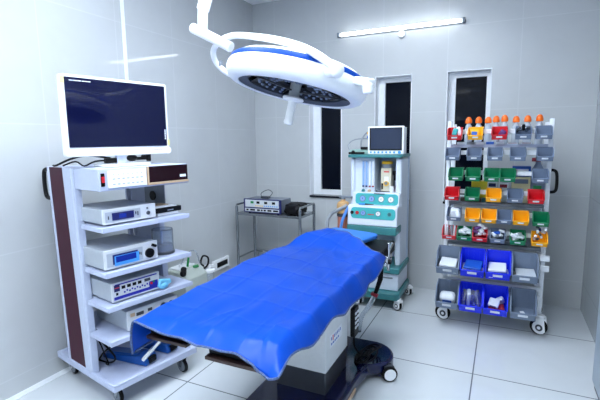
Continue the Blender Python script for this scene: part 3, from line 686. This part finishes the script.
# lower ventilator console
lo = MB(); lo.prism([(-.25, .795), (-.052, .795), (-.052, .972), (-.20, .985), (-.235, .975)], 0, -.262, .21); lo = lo.build('ventilator_console', M['anes'], an, bevel=.012, seg=3)
y0, z0, y1, z1 = -.25, .805, -.236, .97
sloped(rr01(-.228, .194, .34, .96, .03), y0, z0, y1, z1, .003).build('teal_panel', M['tealpanel'], lo)
dial(-.215, .66, y0, z0, y1, z1, .016, 'black', lo, 'black'); dial(-.165, .66, y0, z0, y1, z1, .016, 'red', lo, 'red')
dial(-.107, .66, y0, z0, y1, z1, .024, 'gaugeblue', lo); dial(.035, .66, y0, z0, y1, z1, .024, 'gauge', lo); dial(.14, .66, y0, z0, y1, z1, .018, 'teal', lo)
q = MB()
for i in range(5): q.b2(-.062 + i * .012, -.053 + i * .012, -.2475, -.238, .899, .908)
q.build('printed_name', M['textred'], lo)
MB().b2(-.262, .208, -.262, -.052, .72, .794).build('lower_tray', M['teal'], an, bevel=.008)
# vaporizer (part of the machine)
va = MB().b2(-.0, .10, -.035, .07, 1.093, 1.32).build('vaporizer', M['cream'], an, bevel=.008)
MB().lathe([(.002, 1.32), (.048, 1.32), (.048, 1.358), (.002, 1.358)], 24, Matrix.Translation((.05, .015, 0))).build('vaporizer_ring', M['grey'], va, bevel=.002)
MB().lathe([(.002, 1.358), (.052, 1.358), (.052, 1.378), (.04, 1.385), (.002, 1.385)], 24, Matrix.Translation((.05, .015, 0))).build('vaporizer_cap', M['yellow'], va, bevel=.002)
q = MB(); q.b2(.035, .075, -.04, -.035, 1.16, 1.24); q.build('gauge_window', M['plaswhite'], va)
MB().cyl((.055, -.035, 1.175), (.055, -.05, 1.175), .024).build('dial', M['yellow'], va)
MB().cyl((.055, -.05, 1.178), (.055, -.054, 1.178), .016).build('dial_face', M['grey'], va)
MB().b2(.008, .024, -.041, -.035, 1.12, 1.175).build('sight_glass', M['black'], va)
q = MB(); q.b2(.03, .08, -.038, -.035, 1.28, 1.292); q.build('printed_name', M['textred'], va)
q = MB(); q.cyl((.10, .03, 1.27), (.13, .03, 1.27), .02); q.cyl((.125, .03, 1.2), (.125, .03, 1.29), .013); q.build('lock_lever', M['black'], va)
q = MB(); q.b2(-.03, .12, -.045, -.03, 1.092, 1.10); q.tube([(-.045, -.04, 1.098), (-.02, -.03, 1.09), (0, -.03, 1.1)], .008); q.build('mount', M['darkgrey'], va)
# absorber canister on the left
ab = MB().lathe([(.002, .872), (.05, .872), (.064, .885), (.064, .955), (.052, .985), (.022, .998), (.022, 1.012), (.002, 1.012)], 24, Matrix.Translation((-.355, -.1, 0))).build('absorber_bottle', M['tanbag'], an)
MB().lathe([(.002, .70), (.052, .70), (.056, .72), (.056, .84), (.05, .852), (.05, .875), (.002, .875)], 24, Matrix.Translation((-.355, -.1, 0))).build('absorber_canister', M['pinkbag'], an)
MB().lathe([(.05, .842), (.062, .846), (.062, .868), (.05, .872)], 24, Matrix.Translation((-.355, -.1, 0))).build('canister_band', M['darkgrey'], an)
q = MB(); q.cyl((-.355, -.1, 1.008), (-.355, -.1, 1.03), .022); q.box((-.33, -.09, 1.035), (.13, .05, .02)); q.build('absorber_arm', M['grey'], an, bevel=.004); MB().box((-.31, -.08, .80), (.12, .03, .03)).build('absorber_bracket', M['grey'], an, bevel=.004)
q = MB(); q.tube([(-.30, -.14, .96), (-.37, -.17, .92), (-.46, -.13, .87), (-.50, -.15, .80), (-.50, -.16, .72)], .017, 10); q.build('breathing_hose', M['hose'], an)
q = MB(); q.tube([(-.26, -.16, .97), (-.285, -.2, .92), (-.315, -.24, .82), (-.33, -.25, .72)], .015, 10); q.build('blue_hose', M['bluehose'], an)
# things standing in / on the machine
k = thing('pen_marker', 'small black and blue tool lying on the ventilator console ledge', 'tool', (-1.14, 3.845, .9835))
MB().cyl((-.07, -.0, .009), (-.01, -.0, .009), .009).build('blue_grip', M['btn'], k)
MB().cyl((-.01, 0, .009), (.07, 0, .009), .007, .003).build('black_tip', M['black'], k)
k = thing('medicine_vial', 'small white cup beside the vaporizer in the machine alcove', 'vial', (-.945, 4.02, 1.0925)); MB().lathe([(.002, 0), (.02, 0), (.024, .055), (.002, .055)], 16).build('cup', M['plaswhite'], k)
k = thing('medicine_bottle', 'dark red small bottle at the right edge of the machine alcove', 'bottle', (-.895, 4.03, 1.0925)); MB().lathe([(.002, 0), (.017, 0), (.017, .06), (.008, .07), (.008, .09), (.002, .09)], 16).build('glass', M['redpack'], k)

pm = thing('patient_monitor', 'white patient monitor with dark grey screen on top of the anaesthesia machine', 'monitor', (-1.005, 4.0, 1.4505))
k = MB(); k.prism(rrect(-.172, .172, .0, .262, .012), 1, 0, .03); k.b2(-.16, .165, .03, .15, .002, .252); k.build('housing', M['plaswhite'], pm, bevel=.006)
MB().b2(-.142, .142, -.003, 0, .05, .24).build('screen', M['screen2'], pm)
q = MB(); 
for sx in (-.147, .147): q.b2(sx - .006, sx + .006, -.004, 0, .044, .246)
q.b2(-.153, .153, -.004, 0, .038, .05); q.b2(-.153, .153, -.004, 0, .24, .248); q.build('bezel', M['black'], pm)
for i in range(7): MB().cyl((-.14 + i * .037, -.004, .02), (-.14 + i * .037, 0, .02), .009, n=12).build('button', M['btn'], pm)
MB().cyl((.132, -.01, .02), (.132, 0, .02), .014).build('selector_knob', M['btn'], pm)
q = MB(); q.cyl((-.172, .05, .2), (-.19, .05, .2), .012); q.build('yellow_port', M['yellow'], pm)
q = MB(); q.cyl((-.165, .05, .215), (-.18, .05, .22), .012); q.cyl((-.165, .05, .16), (-.19, .05, .165), .014); q.build('lead_port', M['bluepack'], pm)
k = thing('sensor_tray', 'pale green tray with black sensor and looped leads beside the patient monitor', 'sensor', (-1.275, 4.08, 1.4505))
MB().prism([(-.09, 0), (.09, 0), (.1, .035), (.02, .05), (-.07, .045), (-.1, .03)], 1, -.05, .06).build('tray', M['greentray'], k, bevel=.008)
q = MB(); q.b2(-.095, .06, -.08, -.05, .001, .022); q.b2(.02, .09, -.06, .02, .045, .07); q.ball((-.05, -.07, .02), .018); q.build('sensor_clip', M['black'], k, bevel=.004)
q = MB(); q.tube([(-.09, -.03, .03), (-.125, 0, .08), (-.09, .02, .13), (0, .03, .15), (.1, .03, .145)], .006); q.tube([(.01, 0, .05), (.01, 0, .13), (.05, .02, .2), (.09, .04, .215)], .008); q.build('lead_wire', M['hose'], k)

# ------------------------------------------------------------------ bin rack
rk = thing('bin_rack', 'wheeled metal rack with rows of hanging bins, against the back wall on the right', 'rack', (-.035, 3.85, 0))
# local x from -.40 to .365 ; y 0 (front) .. .42 (back)
for x in (-.385, .36):
    for y in (0, .40):
        MB().b2(x - .016, x + .016, y - .016, y + .016, .15, 1.735 if y == 0 else 1.72).build('post', M['white'], rk, bevel=.003)
for x in (-.385, .36):
    for z in (.22, .66, 1.0, 1.53): MB().b2(x - .010, x + .010, .016, .384, z - .012, z + .012).build('side_bar', M['white'], rk)
cover_caster(rk, -.375, -.035, .165, .066, R(74))
cover_caster(rk, .372, -.035, .165, .066, R(68), True)
for x in (-.375, .372): cover_caster(rk, x, .40, .165, .062, R(50))
RZ = [1.645, 1.475, 1.31, 1.15, .975, .815, .64, .555, .375, .30]
for z in RZ: MB().b2(-.385, .36, -.035, -.0165, z - .018, z + .018).build('bin_rail', M['white'], rk, bevel=.002)
for z in (.64, .555): MB().b2(.335, .405, -.05, -.036, z - .024, z + .024).build('rail_end', M['white'], rk, bevel=.003)
for z in (1.53, 1.05, .70, .44):
    k = MB(); k.b2(-.37, .345, .0, .40, z - .012, z); k.b2(-.37, .345, -.012, .0, z - .016, z + .010); k.build('shelf', M['cart'] if z > 1.5 else M['grey'], rk)
for x, s in ((.36, 1),):
    MB().tube([(x + .012, .06, 1.33), (x + .035, .05, 1.335), (x + .06, .05, 1.31), (x + .065, .05, 1.20), (x + .05, .05, 1.165), (x + .012, .06, 1.16)], .012, 10).build('handle', M['black'], rk, label='black side handle')
# bins ---------------------------------------------------------------
def bin_mesh(w, d, h, lip, big):
    t = .0035; k = MB()
    prof = [(0, 0), (-d * .86, 0), (-d, h * lip), (-d * .92, h * (lip + .02)), (-d * .62, h * .97), (0, h)]
    for s in (-1, 1): k.prism(prof, 0, s * (w / 2) - (t if s > 0 else 0), s * (w / 2) + (0 if s > 0 else t))
    k.b2(-w / 2, w / 2, -t, 0, 0, h); k.b2(-w / 2, w / 2, -d * .86, 0, 0, t)
    k.prism([(-d * .86, 0), (-d * .86 + t, 0), (-d + t, h * lip), (-d, h * lip)], 0, -w / 2, w / 2)
    # rolled rims
    r = .0038 if not big else .005
    for s in (-1, 1): k.tube([(s * w / 2, -d, h * lip), (s * w / 2, -d * .92, h * (lip + .03)), (s * w / 2, -d * .62, h * .97), (s * w / 2, 0, h)], r, 6, 0)
    k.tube([(-w / 2, -d, h * lip), (w / 2, -d, h * lip)], r, 6, 0); k.tube([(-w / 2, 0, h), (w / 2, 0, h)], r, 6, 0)
    if big:
        for i in range(1, 4): k.b2(-w / 2 + i * w / 4 - .002, -w / 2 + i * w / 4 + .002, -.009, -t, .01, h - .01)
    return k
BS = (.108, .125, .088); BB = (.176, .21, .175)
def make_bin(colr, big):
    w, d, h = BB if big else BS
    t = thing('storage_bin', '', 'bin')
    bin_mesh(w, d, h, .42 if not big else .40, big).build('bin_body', M[colr], t)
    a = math.atan2(d * .14, h * .42)
    cz = h * .24; cy = -d * .86 - d * .14 * (.24 / .42) - .0015
    MB().box((0, cy, cz), (w * .4, .002, h * .15), (a, 0, 0)).build('label_card', M['card'], t)
    return t
proto = {}
colname = {'bin_red': 'red', 'bin_yellow': 'yellow', 'bin_green': 'green', 'bin_grey': 'grey', 'bin_blue': 'blue', 'bin_pale': 'grey'}
rows = [
 (1.592, 'top row, in front of the orange-capped bottles', [(-.367, 'red'), (-.211, 'yellow'), (-.037, 'red'), (.129, 'grey'), (.266, 'grey')]),
 (1.428, 'all-grey second row from the top', [(-.377, 'grey'), (-.213, 'grey'), (-.061, 'grey'), (.10, 'grey'), (.282, 'grey')]),
 (1.262, 'mostly green third row', [(-.347, 'green'), (-.216, 'green'), (-.077, 'green'), (.037, 'green'), (.261, 'grey')]),
 (1.100, 'mixed-colour fourth row', [(-.371, 'red'), (-.215, 'green'), (-.056, 'yellow'), (.097, 'grey'), (.241, 'red')]),
 (.926, 'fifth row, the one with three yellow bins', [(-.350, 'grey'), (-.206, 'yellow'), (-.083, 'yellow'), (.03, 'grey'), (.147, 'yellow'), (.283, 'green')]),
 (.768, 'sixth row, heaped with packs', [(-.381, 'red'), (-.263, 'green'), (-.143, 'red'), (-.012, 'grey'), (.133, 'green'), (.284, 'yellow')]),
 (.505, 'upper row of big bins', [(-.376, 'grey'), (-.186, 'blue'), (.004, 'blue'), (.193, 'grey')]),
 (.205, 'bottom row of big bins', [(-.372, 'grey'), (-.187, 'blue'), (-.002, 'blue'), (.197, 'grey')])]
ordn = ['first', 'second', 'third', 'fourth', 'fifth', 'sixth']
BIN = {}
for ri, (z, desc, items) in enumerate(rows):
    big = ri >= 6
    for ci, (x, c) in enumerate(items):
        key = ('bin_pale' if (big and c == 'grey') else 'bin_' + c, big)
        if key not in proto: proto[key] = make_bin(*key); o = proto[key]
        else: o = copy_tree(proto[key])
        yy = 3.813
        o.location = (x, yy, z); o.rotation_euler = (R(10 if big else 7), 0, 0)
        n = len(items)
        pos = 'leftmost' if ci == 0 else 'rightmost' if ci == n - 1 else ordn[ci] + ' from left'
        o['label'] = ('big ' if big else 'small ') + c + ' bin, ' + pos + ' in the ' + desc
        o['group'] = 'hanging bins on the rack'
        BIN[(ri, ci)] = o
# things in the bins -------------------------------------------------
def packet(name, label, cat, bn, dx, dy, dz, size, rot, m, group=None, stripe=None):
    o = BIN[bn]; L = o.location
    Mx = Matrix.Translation(L) @ Euler(o.rotation_euler).to_matrix().to_4x4() @ Matrix.Translation((dx, dy, dz)) @ Euler(rot).to_matrix().to_4x4()
    b = MB(); b.box((0, 0, 0), size); ob = b.build(name, M[m], bevel=min(size) * .3)
    ob.matrix_world = Mx
    if stripe: 
        s = MB(); s.box((0, -size[1] * .5 - .0005, 0), (size[0] * .6, .0015, size[2] * .45)); st_ = s.build('print', M[stripe], ob)
    return tag(ob, label, cat, group)
random.seed(11)
heap = {(5, 0): ('white packs heaped in the leftmost red bin of the sixth row', ['paper', 'foil', 'clear', 'device', 'paper']),
        (5, 1): ('silver blister pack heaped in the left green bin of the sixth row', ['foil', 'foil', 'paper', 'foil', 'paper', 'foil']),
        (5, 2): ('violet and silver packs overflowing the second red bin of the sixth row', ['violet', 'foil', 'paper', 'violet', 'paper', 'foil', 'violet', 'paper']),
        (5, 3): ('blue and grey packs in the grey bin of the sixth row', ['bluepack', 'grey', 'paper', 'foil', 'bluepack', 'paper']),
        (5, 4): ('silver pack lying in the right green bin of the sixth row', ['foil', 'paper', 'foil', 'paper', 'foil']),
        (5, 5): ('white and black vials heaped in the yellow bin of the sixth row', ['paper', 'darkgrey', 'foil', 'paper', 'darkgrey', 'foil', 'paper', 'navy', 'paper', 'darkgrey', 'paper', 'foil'])}
for bn, (lab, ms) in heap.items():
    high = bn[1] in (0, 2, 5)
    for i, m in enumerate(ms):
        if bn[1] == 0:
            dx, dy, dz, rot, size = -.036 + .018 * i, -.045 - .008 * (i % 2), .055, (R(random.uniform(-8, 8)), R(random.uniform(-6, 6)), R(random.uniform(-10, 10))), (.014, .04, .095)
        else:
            dx = -.036 + .072 * ((i * .37) % 1) + random.uniform(-.006, .006); dy = -.03 - .055 * ((i * .61) % 1)
            dz = .034 + (.012 if high else .009) * i
            rot = (R(random.uniform(-30, 30)), R(random.uniform(-35, 35)), R(random.uniform(-60, 60))); size = (random.uniform(.045, .07), random.uniform(.03, .04), random.uniform(.018, .026))
        if ms is heap[(5, 5)][1]:
            L = BIN[bn].location
            b = MB(); b.lathe([(.002, -.02), (.010, -.02), (.010, .012), (.005, .016), (.005, .022), (.002, .022)], 12); ob = b.build('vial', M[m])
            ob.matrix_world = Matrix.Translation(L) @ Euler((R(7), 0, 0)).to_matrix().to_4x4() @ Matrix.Translation((dx, dy, dz)) @ Euler((R(random.uniform(40, 120)), R(random.uniform(-60, 60)), 0)).to_matrix().to_4x4()
            tag(ob, 'small vial heaped in the rightmost yellow bin of the sixth row', 'vial', 'vials in the yellow bin')
        else:
            word = lab.replace('packs', 'pack').replace('heaped', 'heaped')
            packet('medicine_pack', word, 'pack', bn, dx, dy, dz, size, rot, m, 'packs in bin ' + lab.split(' in the ')[-1] if ' in the ' in lab else 'packs overflowing the red bin')
packet('folded_cloth', 'crumpled white cloth in the leftmost grey bin of the fifth row', 'cloth', (4, 0), -.0, -.05, .055, (.07, .05, .085), (R(8), R(12), 0), 'paper')
packet('folded_cloth', 'second white cloth tucked in the leftmost grey bin of the fifth row', 'cloth', (4, 0), .03, -.08, .05, (.035, .03, .05), (R(-12), R(-15), 0), 'card')
packet('teal_packet', 'teal packet in the leftmost red bin of the top row', 'packet', (0, 0), .0, -.06, .06, (.04, .03, .06), (0, R(15), 0), 'tealpanel')
packet('white_packet', 'white packet beside the teal one, leftmost red bin of the top row', 'packet', (0, 0), .03, -.05, .065, (.035, .03, .07), (0, R(-20), 0), 'paper')
packet('printed_card', 'card with blue print in the yellow bin of the top row', 'card', (0, 1), -.01, -.05, .045, (.07, .012, .06), (R(-10), R(4), 0), 'yellow', stripe='bluepack')
packet('tape_roll', 'red and grey pack in the middle red bin of the top row', 'pack', (0, 2), .02, -.06, .045, (.045, .03, .05), (0, R(35), 0), 'violet')
for i in range(5): packet('steel_clip', 'dark metal clip piled in the left grey bin of the top row', 'clip', (0, 3), -.035 + .018 * i, -.06 + .01 * (i % 2), .07 + .008 * (i % 3), (.02, .018, .05), (R(10), R(35 - 24 * i), R(20 * i)), ['darkgrey', 'chrome', 'black', 'steel', 'darkgrey'][i], 'clips in the grey top bin')
def wrapped(bn, lab, ms, big=True):
    for i, m in enumerate(ms):
        packet('dressing_pack', lab[i] if isinstance(lab, list) else lab, 'dressing pack', bn, random.uniform(-.008, .008), -.112 + .003 * i, .022 + .026 * i, (.148 - .008 * i, .15, .018), (R(-3 + 2 * i), R(random.uniform(-3, 3)), R(random.uniform(-5, 5))), m, None)
wrapped((6, 0), ['white wrapped dressing pack, lowest in the left grey bin of the upper big row', 'white dressing pack, middle of the pile in the upper left grey bin', 'white dressing pack on top of the pile in the upper left grey bin'], ['paper', 'grey', 'paper'])
wrapped((6, 1), ['white dressing pack, lowest in the left blue bin of the upper big row', 'white dressing pack with blue end on top in the upper left blue bin', 'small blue pack on top of the upper left blue bin'], ['paper', 'paper', 'bluepack'])
wrapped((6, 2), ['white dressing pack, lowest in the right blue bin of the upper big row', 'blue flat pack in the middle of the upper right blue bin', 'white dressing pack on top in the upper right blue bin'], ['paper', 'bluepack', 'paper'])
wrapped((6, 3), ['white dressing pack, lowest in the right grey bin of the upper big row', 'silver flat pack on top in the upper right grey bin'], ['paper', 'foil'])
packet('carton', 'open white carton with blue lining in the bottom left grey bin', 'carton', (7, 0), 0, -.115, .07, (.125, .09, .09), (R(25), 0, 0), 'paper', stripe='bluepack')
for i in range(4): packet('clear_bag', 'folded clear plastic bag standing in the bottom left blue bin', 'bag', (7, 1), -.055 + .036 * i, -.1 - .01 * (i % 2), .085 + .01 * (i % 2), (.03, .07, .13), (R(12), R(8 - 6 * i), R(15 - 10 * i)), ['clear', 'foil', 'clear', 'clear'][i], 'clear bags in the blue bin')
packet('red_white_pack', 'red and white pack lowest in the bottom right blue bin', 'pack', (7, 2), .008, -.10, .028, (.12, .08, .028), (R(4), R(-3), R(6)), 'redpack')
packet('red_white_pack', 'white printed pack lying on the red pack, bottom right blue bin', 'pack', (7, 2), -.01, -.11, .075, (.08, .08, .03), (R(20), R(6), R(-10)), 'paper', stripe='violet')
packet('red_white_pack', 'silver pack behind the white one in the bottom right blue bin', 'pack', (7, 2), .035, -.06, .075, (.06, .04, .06), (R(20), R(-20), R(20)), 'foil')
packet('paper_scrap', 'small white scrap at the bottom of the nearly empty right grey bin', 'scrap', (7, 3), 0, -.10, .016, (.03, .03, .006), (R(5), 0, R(25)), 'paper')
# bottles with orange caps
cap0 = None
btl = [(-.284, 0), (-.205, 0), (-.13, -.004), (-.069, .006), (-.005, .012), (.081, -.003), (.165, 0), (.25, .006)]
for i, (x, dz) in enumerate(btl):
    if cap0 is None:
        t = thing('wash_bottle', '', 'bottle')
        MB().lathe([(.002, 0), (.027, 0), (.030, .006), (.030, .13), (.025, .165), (.016, .178), (.016, .19), (.002, .19)], 24).build('bottle_body', M['bottle'], t)
        MB().lathe([(.002, .188), (.026, .188), (.027, .205), (.024, .222), (.014, .238), (.002, .242)], 20).build('cap', M['orange'], t)
        cap0 = t
    else: t = copy_tree(cap0)
    t.location = (x, 4.0, 1.5305 + max(0, 0)); t.scale = (1, 1, 1 + dz * 3); t.rotation_euler = (0, 0, i * .7)
    t['label'] = 'clear wash bottle with orange cap on the rack top, ' + ('leftmost' if i == 0 else 'rightmost' if i == 7 else ['second', 'third', 'fourth', 'fifth', 'sixth', 'seventh'][i - 1] + ' from the left')
    t['group'] = 'orange-capped bottles on the rack'
# items on the shelves behind the bins
def shelf_item(name, label, cat, x, y, z, d, m, rot=(0, 0, 0), stripe=None):
    b = MB(); b.box((0, 0, d[2] / 2 + .0005), d); o = b.build(name, M[m], bevel=.004); o.location = (x, y, z); o.rotation_euler = rot
    if stripe: MB().box((0, -d[1] / 2 - .001, d[2] * .84), (d[0] * .75, .002, d[2] * .17)).build('print', M[stripe], o)
    return tag(o, label, cat)
shelf_item('yellow_box', 'translucent yellow box on the middle shelf of the rack', 'box', -.175, 4.02, 1.05, (.13, .08, .175), 'yellowpack')
shelf_item('glove_box', 'white box with red edge and blue print, beside the yellow box', 'box', -.075, 4.02, 1.05, (.075, .08, .172), 'paper', stripe='navy')
shelf_item('glove_box', 'white box with red edge and blue print, beside the beige pack', 'box', .012, 4.02, 1.05, (.075, .08, .165), 'paper', stripe='redpack')
shelf_item('beige_pack', 'beige pack with round pale print on the middle shelf', 'pack', .143, 4.02, 1.05, (.14, .05, .215), 'beige', stripe='bin_grey')
shelf_item('blue_box', 'blue printed box standing behind the beige pack', 'box', .145, 4.12, 1.05, (.14, .07, .30), 'bluepack', stripe='paper')
k = thing('detergent_jug', 'grey jug with red cap at the right end of the middle shelf', 'jug', (.262, 4.03, 1.0505))
MB().lathe([(.002, 0), (.056, 0), (.058, .02), (.058, .22), (.045, .28), (.02, .33), (.018, .35), (.002, .35)], 24).build('jug_body', M['jug'], k)
q = MB(); q.cyl((0, 0, .345), (0, 0, .375), .02); q.box((-.03, 0, .36), (.035, .02, .03)); q.build('cap', M['redpack'], k)
MB().box((0, -.0585, .12), (.06, .004, .06)).build('jug_label', M['green'], k)
o = shelf_item('wrapped_pack', 'long brown wrapped pack lying on the middle shelf, behind the green bin', 'pack', -.235, 3.95, 1.051, (.17, .05, .03), 'brownpack', (0, 0, R(-10)))
shelf_item('teal_pack', 'teal pack beside the brown wrapped pack', 'pack', -.115, 3.95, 1.0505, (.07, .05, .035), 'teal')
shelf_item('grey_tray', 'grey plastic tray on the third shelf behind the heaped bins', 'tray', .05, 3.98, .7005, (.34, .16, .04), 'grey')
shelf_item('paper_bundle', 'white and red paper bundle on the shelf behind the heaped bins', 'bundle', .1, 3.97, .741, (.1, .08, .03), 'paper', stripe='redpack')
shelf_item('clear_bag_bundle', 'dark crinkled plastic bundle on the lower shelf of the rack', 'bundle', .15, 3.98, .4405, (.3, .16, .05), 'grey')
shelf_item('blue_bundle', 'dark blue folded bundle at the left of the lower shelf', 'bundle', -.24, 3.98, .4405, (.16, .16, .05), 'navy')
for i in range(5): shelf_item('clear_packet', 'clear plastic packet lying on the top shelf below the bottles', 'packet', -.33 + i * .075, 3.885, 1.5305, (.06, .05, .03), ['foil', 'grey', 'foil', 'bluepack', 'foil'][i])['group'] = 'packets on the top shelf'
for i in range(2): shelf_item('red_strip_pack', 'clear pack with red stripe on the top shelf, right side', 'pack', .06 + i * .1, 3.885, 1.5305, (.08, .05, .022), 'foil', stripe='redpack')['group'] = 'red striped packs on the top shelf'

# ------------------------------------------------------------------ operating light
ol = thing('operating_light', 'large white round operating light with blue rim stripe hanging over the table', 'operating light', (-.905, 1.9, 1.898))
tilt = Matrix.Rotation(R(10), 4, 'Y') @ Matrix.Rotation(R(-9), 4, 'X')
RD = .372
prof = [(.002, .068), (.13, .066), (.24, .058), (.29, .045), (.306, .030)]
MB().lathe(prof + [(.318, .008), (.002, .008)], 72, tilt).build('dome_top', M['lampwhite'], ol)
MB().lathe([(.300, .031), (.314, .030), (.325, .020), (.329, .004), (.308, .004)], 72, tilt).build('blue_stripe', M['stripe'], ol)
MB().lathe([(.308, .005), (.328, .004), (.335, -.008), (.338, -.028), (.334, -.05), (.322, -.068), (.303, -.079), (.282, -.082), (.272, -.079), (.27, -.03), (.30, -.0)], 72, tilt).build('dome_rim', M['lampwhite'], ol)
MB().lathe([(.228, -.066), (.271, -.076), (.271, -.066), (.228, -.056)], 72, tilt).build('inner_ring', M['greyring'], ol)
MB().lathe([(.002, -.02), (.27, -.02), (.27, -.026), (.002, -.026)], 48, tilt).build('reflector_back', M['facet'], ol)
q = MB()
for i in range(6):
    a0 = R(60 * i + 14); a1 = R(60 * i + 60 - 2 + 14); 
    P_ = lambda a, r, z: (r * math.cos(a), r * math.sin(a), z)
    am = (a0 + a1) / 2
    vs = [P_(a0, .225, -.064), P_(a1, .225, -.064), P_(a1, .06, -.038), P_(a0, .06, -.038), P_(a0, .225, -.058), P_(a1, .225, -.058), P_(a1, .06, -.031), P_(a0, .06, -.031)]
    q.add(vs, [(0, 1, 2, 3), (7, 6, 5, 4), (0, 4, 5, 1), (1, 5, 6, 2), (2, 6, 7, 3), (3, 7, 4, 0)], tilt)
q.build('reflector_facet', M['facet'], ol, smooth=False)
led0 = None
for i in range(6):
    for rr, n in ((.105, 2), (.14, 3), (.175, 4)):
        for j in range(n):
            a = R(60 * i + 14) + R(58) * (j + .5) / n
            z = -.038 - (rr - .06) / .165 * .026 - .003
            if led0 is None: led0 = MB().ball((0, 0, 0), .0085, 6).build('led_lens', M['led'], ol); o = led0
            else: o = led0.copy(); col.objects.link(o); o.parent = ol
            o.location = tilt @ Vector((rr * math.cos(a), rr * math.sin(a), z))
q = MB()
for i in range(3):
    a = R(120 * i + 10); d_ = Vector((math.cos(a), math.sin(a), 0)); n_ = Vector((-d_.y, d_.x, 0))
    Mx = tilt @ Matrix.Rotation(a, 4, 'Z') @ Matrix.Translation((.10, 0, -.072)); q.add([(x, y, z) for x in (-.08, .165) for y in (-.004, .004) for z in (-.004, .004)], [(0, 1, 3, 2), (4, 6, 7, 5), (0, 4, 5, 1), (2, 3, 7, 6), (0, 2, 6, 4), (1, 5, 7, 3)], Mx)
q.build('lamp_strut', M['darkgrey'], ol)
MB().lathe([(.002, -.02), (.026, -.02), (.026, -.102), (.002, -.102)], 20, tilt).build('centre_post', M['device'], ol)
MB().lathe([(.002, -.100), (.048, -.103), (.052, -.110), (.046, -.118), (.024, -.122), (.020, -.132), (.020, -.205), (.023, -.222), (.018, -.232), (.002, -.232)], 28, tilt).build('sterile_handle', M['plaswhite'], ol)
wl = lambda p_: (p_[0] + .905, p_[1] - 1.9, p_[2] - 1.898)
yk = [(-.595, 1.60, 1.862), (-.674, 1.615, 1.923), (-.798, 1.69, 1.988), (-.971, 1.8, 2.054), (-1.165, 1.9, 2.11), (-1.325, 1.98, 2.145), (-1.459, 2.05, 2.142), (-1.552, 2.12, 2.109), (-1.57, 2.18, 2.05), (-1.50, 2.21, 1.99), (-1.33, 2.16, 1.96), (-1.24, 2.10, 1.96)]
MB().tube([wl(p_) for p_ in yk], .0165, 12, 5).build('yoke', M['lampwhite'], ol)
q = MB(); q.ball(wl((-.597, 1.60, 1.862)), .03); q.cyl(wl((-.597, 1.60, 1.862)), wl((-.65, 1.66, 1.868)), .024); q.build('yoke_pivot', M['lampwhite'], ol)
q = MB(); q.box(wl((-.548, 1.80, 1.838)), (.085, .05, .035), (0, R(12), R(-20))); q.cyl(wl((-.525, 1.78, 1.83)), wl((-.525, 1.78, 1.785)), .022); q.build('side_grip', M['lampwhite'], ol, bevel=.008)
q = MB(); q.b2(-.0, .0, 0, 0, 0, 0) if False else q.box(tilt @ Vector((-.33, -.165, -.02)), (.03, .004, .022), (0, 0, R(-27))); q.build('rim_socket', M['grey'], ol)
q = MB(); q.cyl(wl((-1.60, 2.0, 2.222)), wl((-1.345, 2.0, 2.092)), .028); q.build('arm_joint', M['lampwhite'], ol, bevel=.006)
q = MB(); q.cyl(wl((-1.53, 2.0, 2.19)), wl((-1.523, 2.0, 2.31)), .026, .028); q.cyl(wl((-1.523, 2.0, 2.305)), wl((-1.45, 2.0, 2.48)), .034, .036); q.cyl(wl((-1.45, 2.0, 2.475)), wl((-1.2, 2.05, 2.95)), .036); q.ball(wl((-1.2, 2.05, 2.95)), .05); q.cyl(wl((-1.2, 2.05, 2.95)), wl((-1.2, 2.05, ZC - .005)), .045); q.build('support_arm', M['lampwhite'], ol)
MB().cyl(wl((-1.2, 2.05, ZC - .06)), wl((-1.2, 2.05, ZC)), .13).build('ceiling_mount', M['lampwhite'], ol, bevel=.01)

# ------------------------------------------------------------------ cabinet by right wall
k = thing('side_cabinet', 'grey metal cabinet edge against the right wall, at the right edge of the photo', 'cabinet', (.648, 2.86, 0))
MB().b2(-.062, .064, -.26, .26, .04, .80).build('body', M['cabinet'], k, bevel=.005)
MB().b2(-.05, .06, -.24, .24, .0, .04).build('plinth', M['darkgrey'], k)
for z in (.40, .46):
    o = MB().lathe([(.002, 0), (.016, 0), (.018, .012), (.002, .014)], 16, Matrix.Translation((-.03, -.26, z)) @ Matrix.Rotation(PI / 2, 4, 'X')).build('knob', M['steel'], k)

# ------------------------------------------------------------------ world, camera
wd = bpy.data.worlds.new('world'); scene.world = wd; wd.use_nodes = True
wd.node_tree.nodes['Background'].inputs['Color'].default_value = (.02, .025, .04, 1); wd.node_tree.nodes['Background'].inputs['Strength'].default_value = .3
cam = bpy.data.cameras.new('camera'); co = bpy.data.objects.new('camera', cam); col.objects.link(co)
cam.sensor_width = 36; cam.lens = 428 / 600 * 36; cam.clip_start = .05
yaw, pitch, roll = -.4434, -.14058, -.012777
f = Vector((math.sin(yaw) * math.cos(pitch), math.cos(yaw) * math.cos(pitch), math.sin(pitch)))
r0 = Vector((math.cos(yaw), -math.sin(yaw), 0)); u0 = r0.cross(f)
r2 = math.cos(roll) * r0 + math.sin(roll) * u0; u2 = r2.cross(f)
mw = Matrix(((r2.x, u2.x, -f.x, 0), (r2.y, u2.y, -f.y, 0), (r2.z, u2.z, -f.z, 1.6), (0, 0, 0, 1)))
co.matrix_world = mw
scene.camera = co
vs_ = scene.view_settings
vs_.view_transform = 'Standard'; vs_.look = 'None'; vs_.gamma = 1; vs_.use_curve_mapping = False; vs_.exposure = 0.1
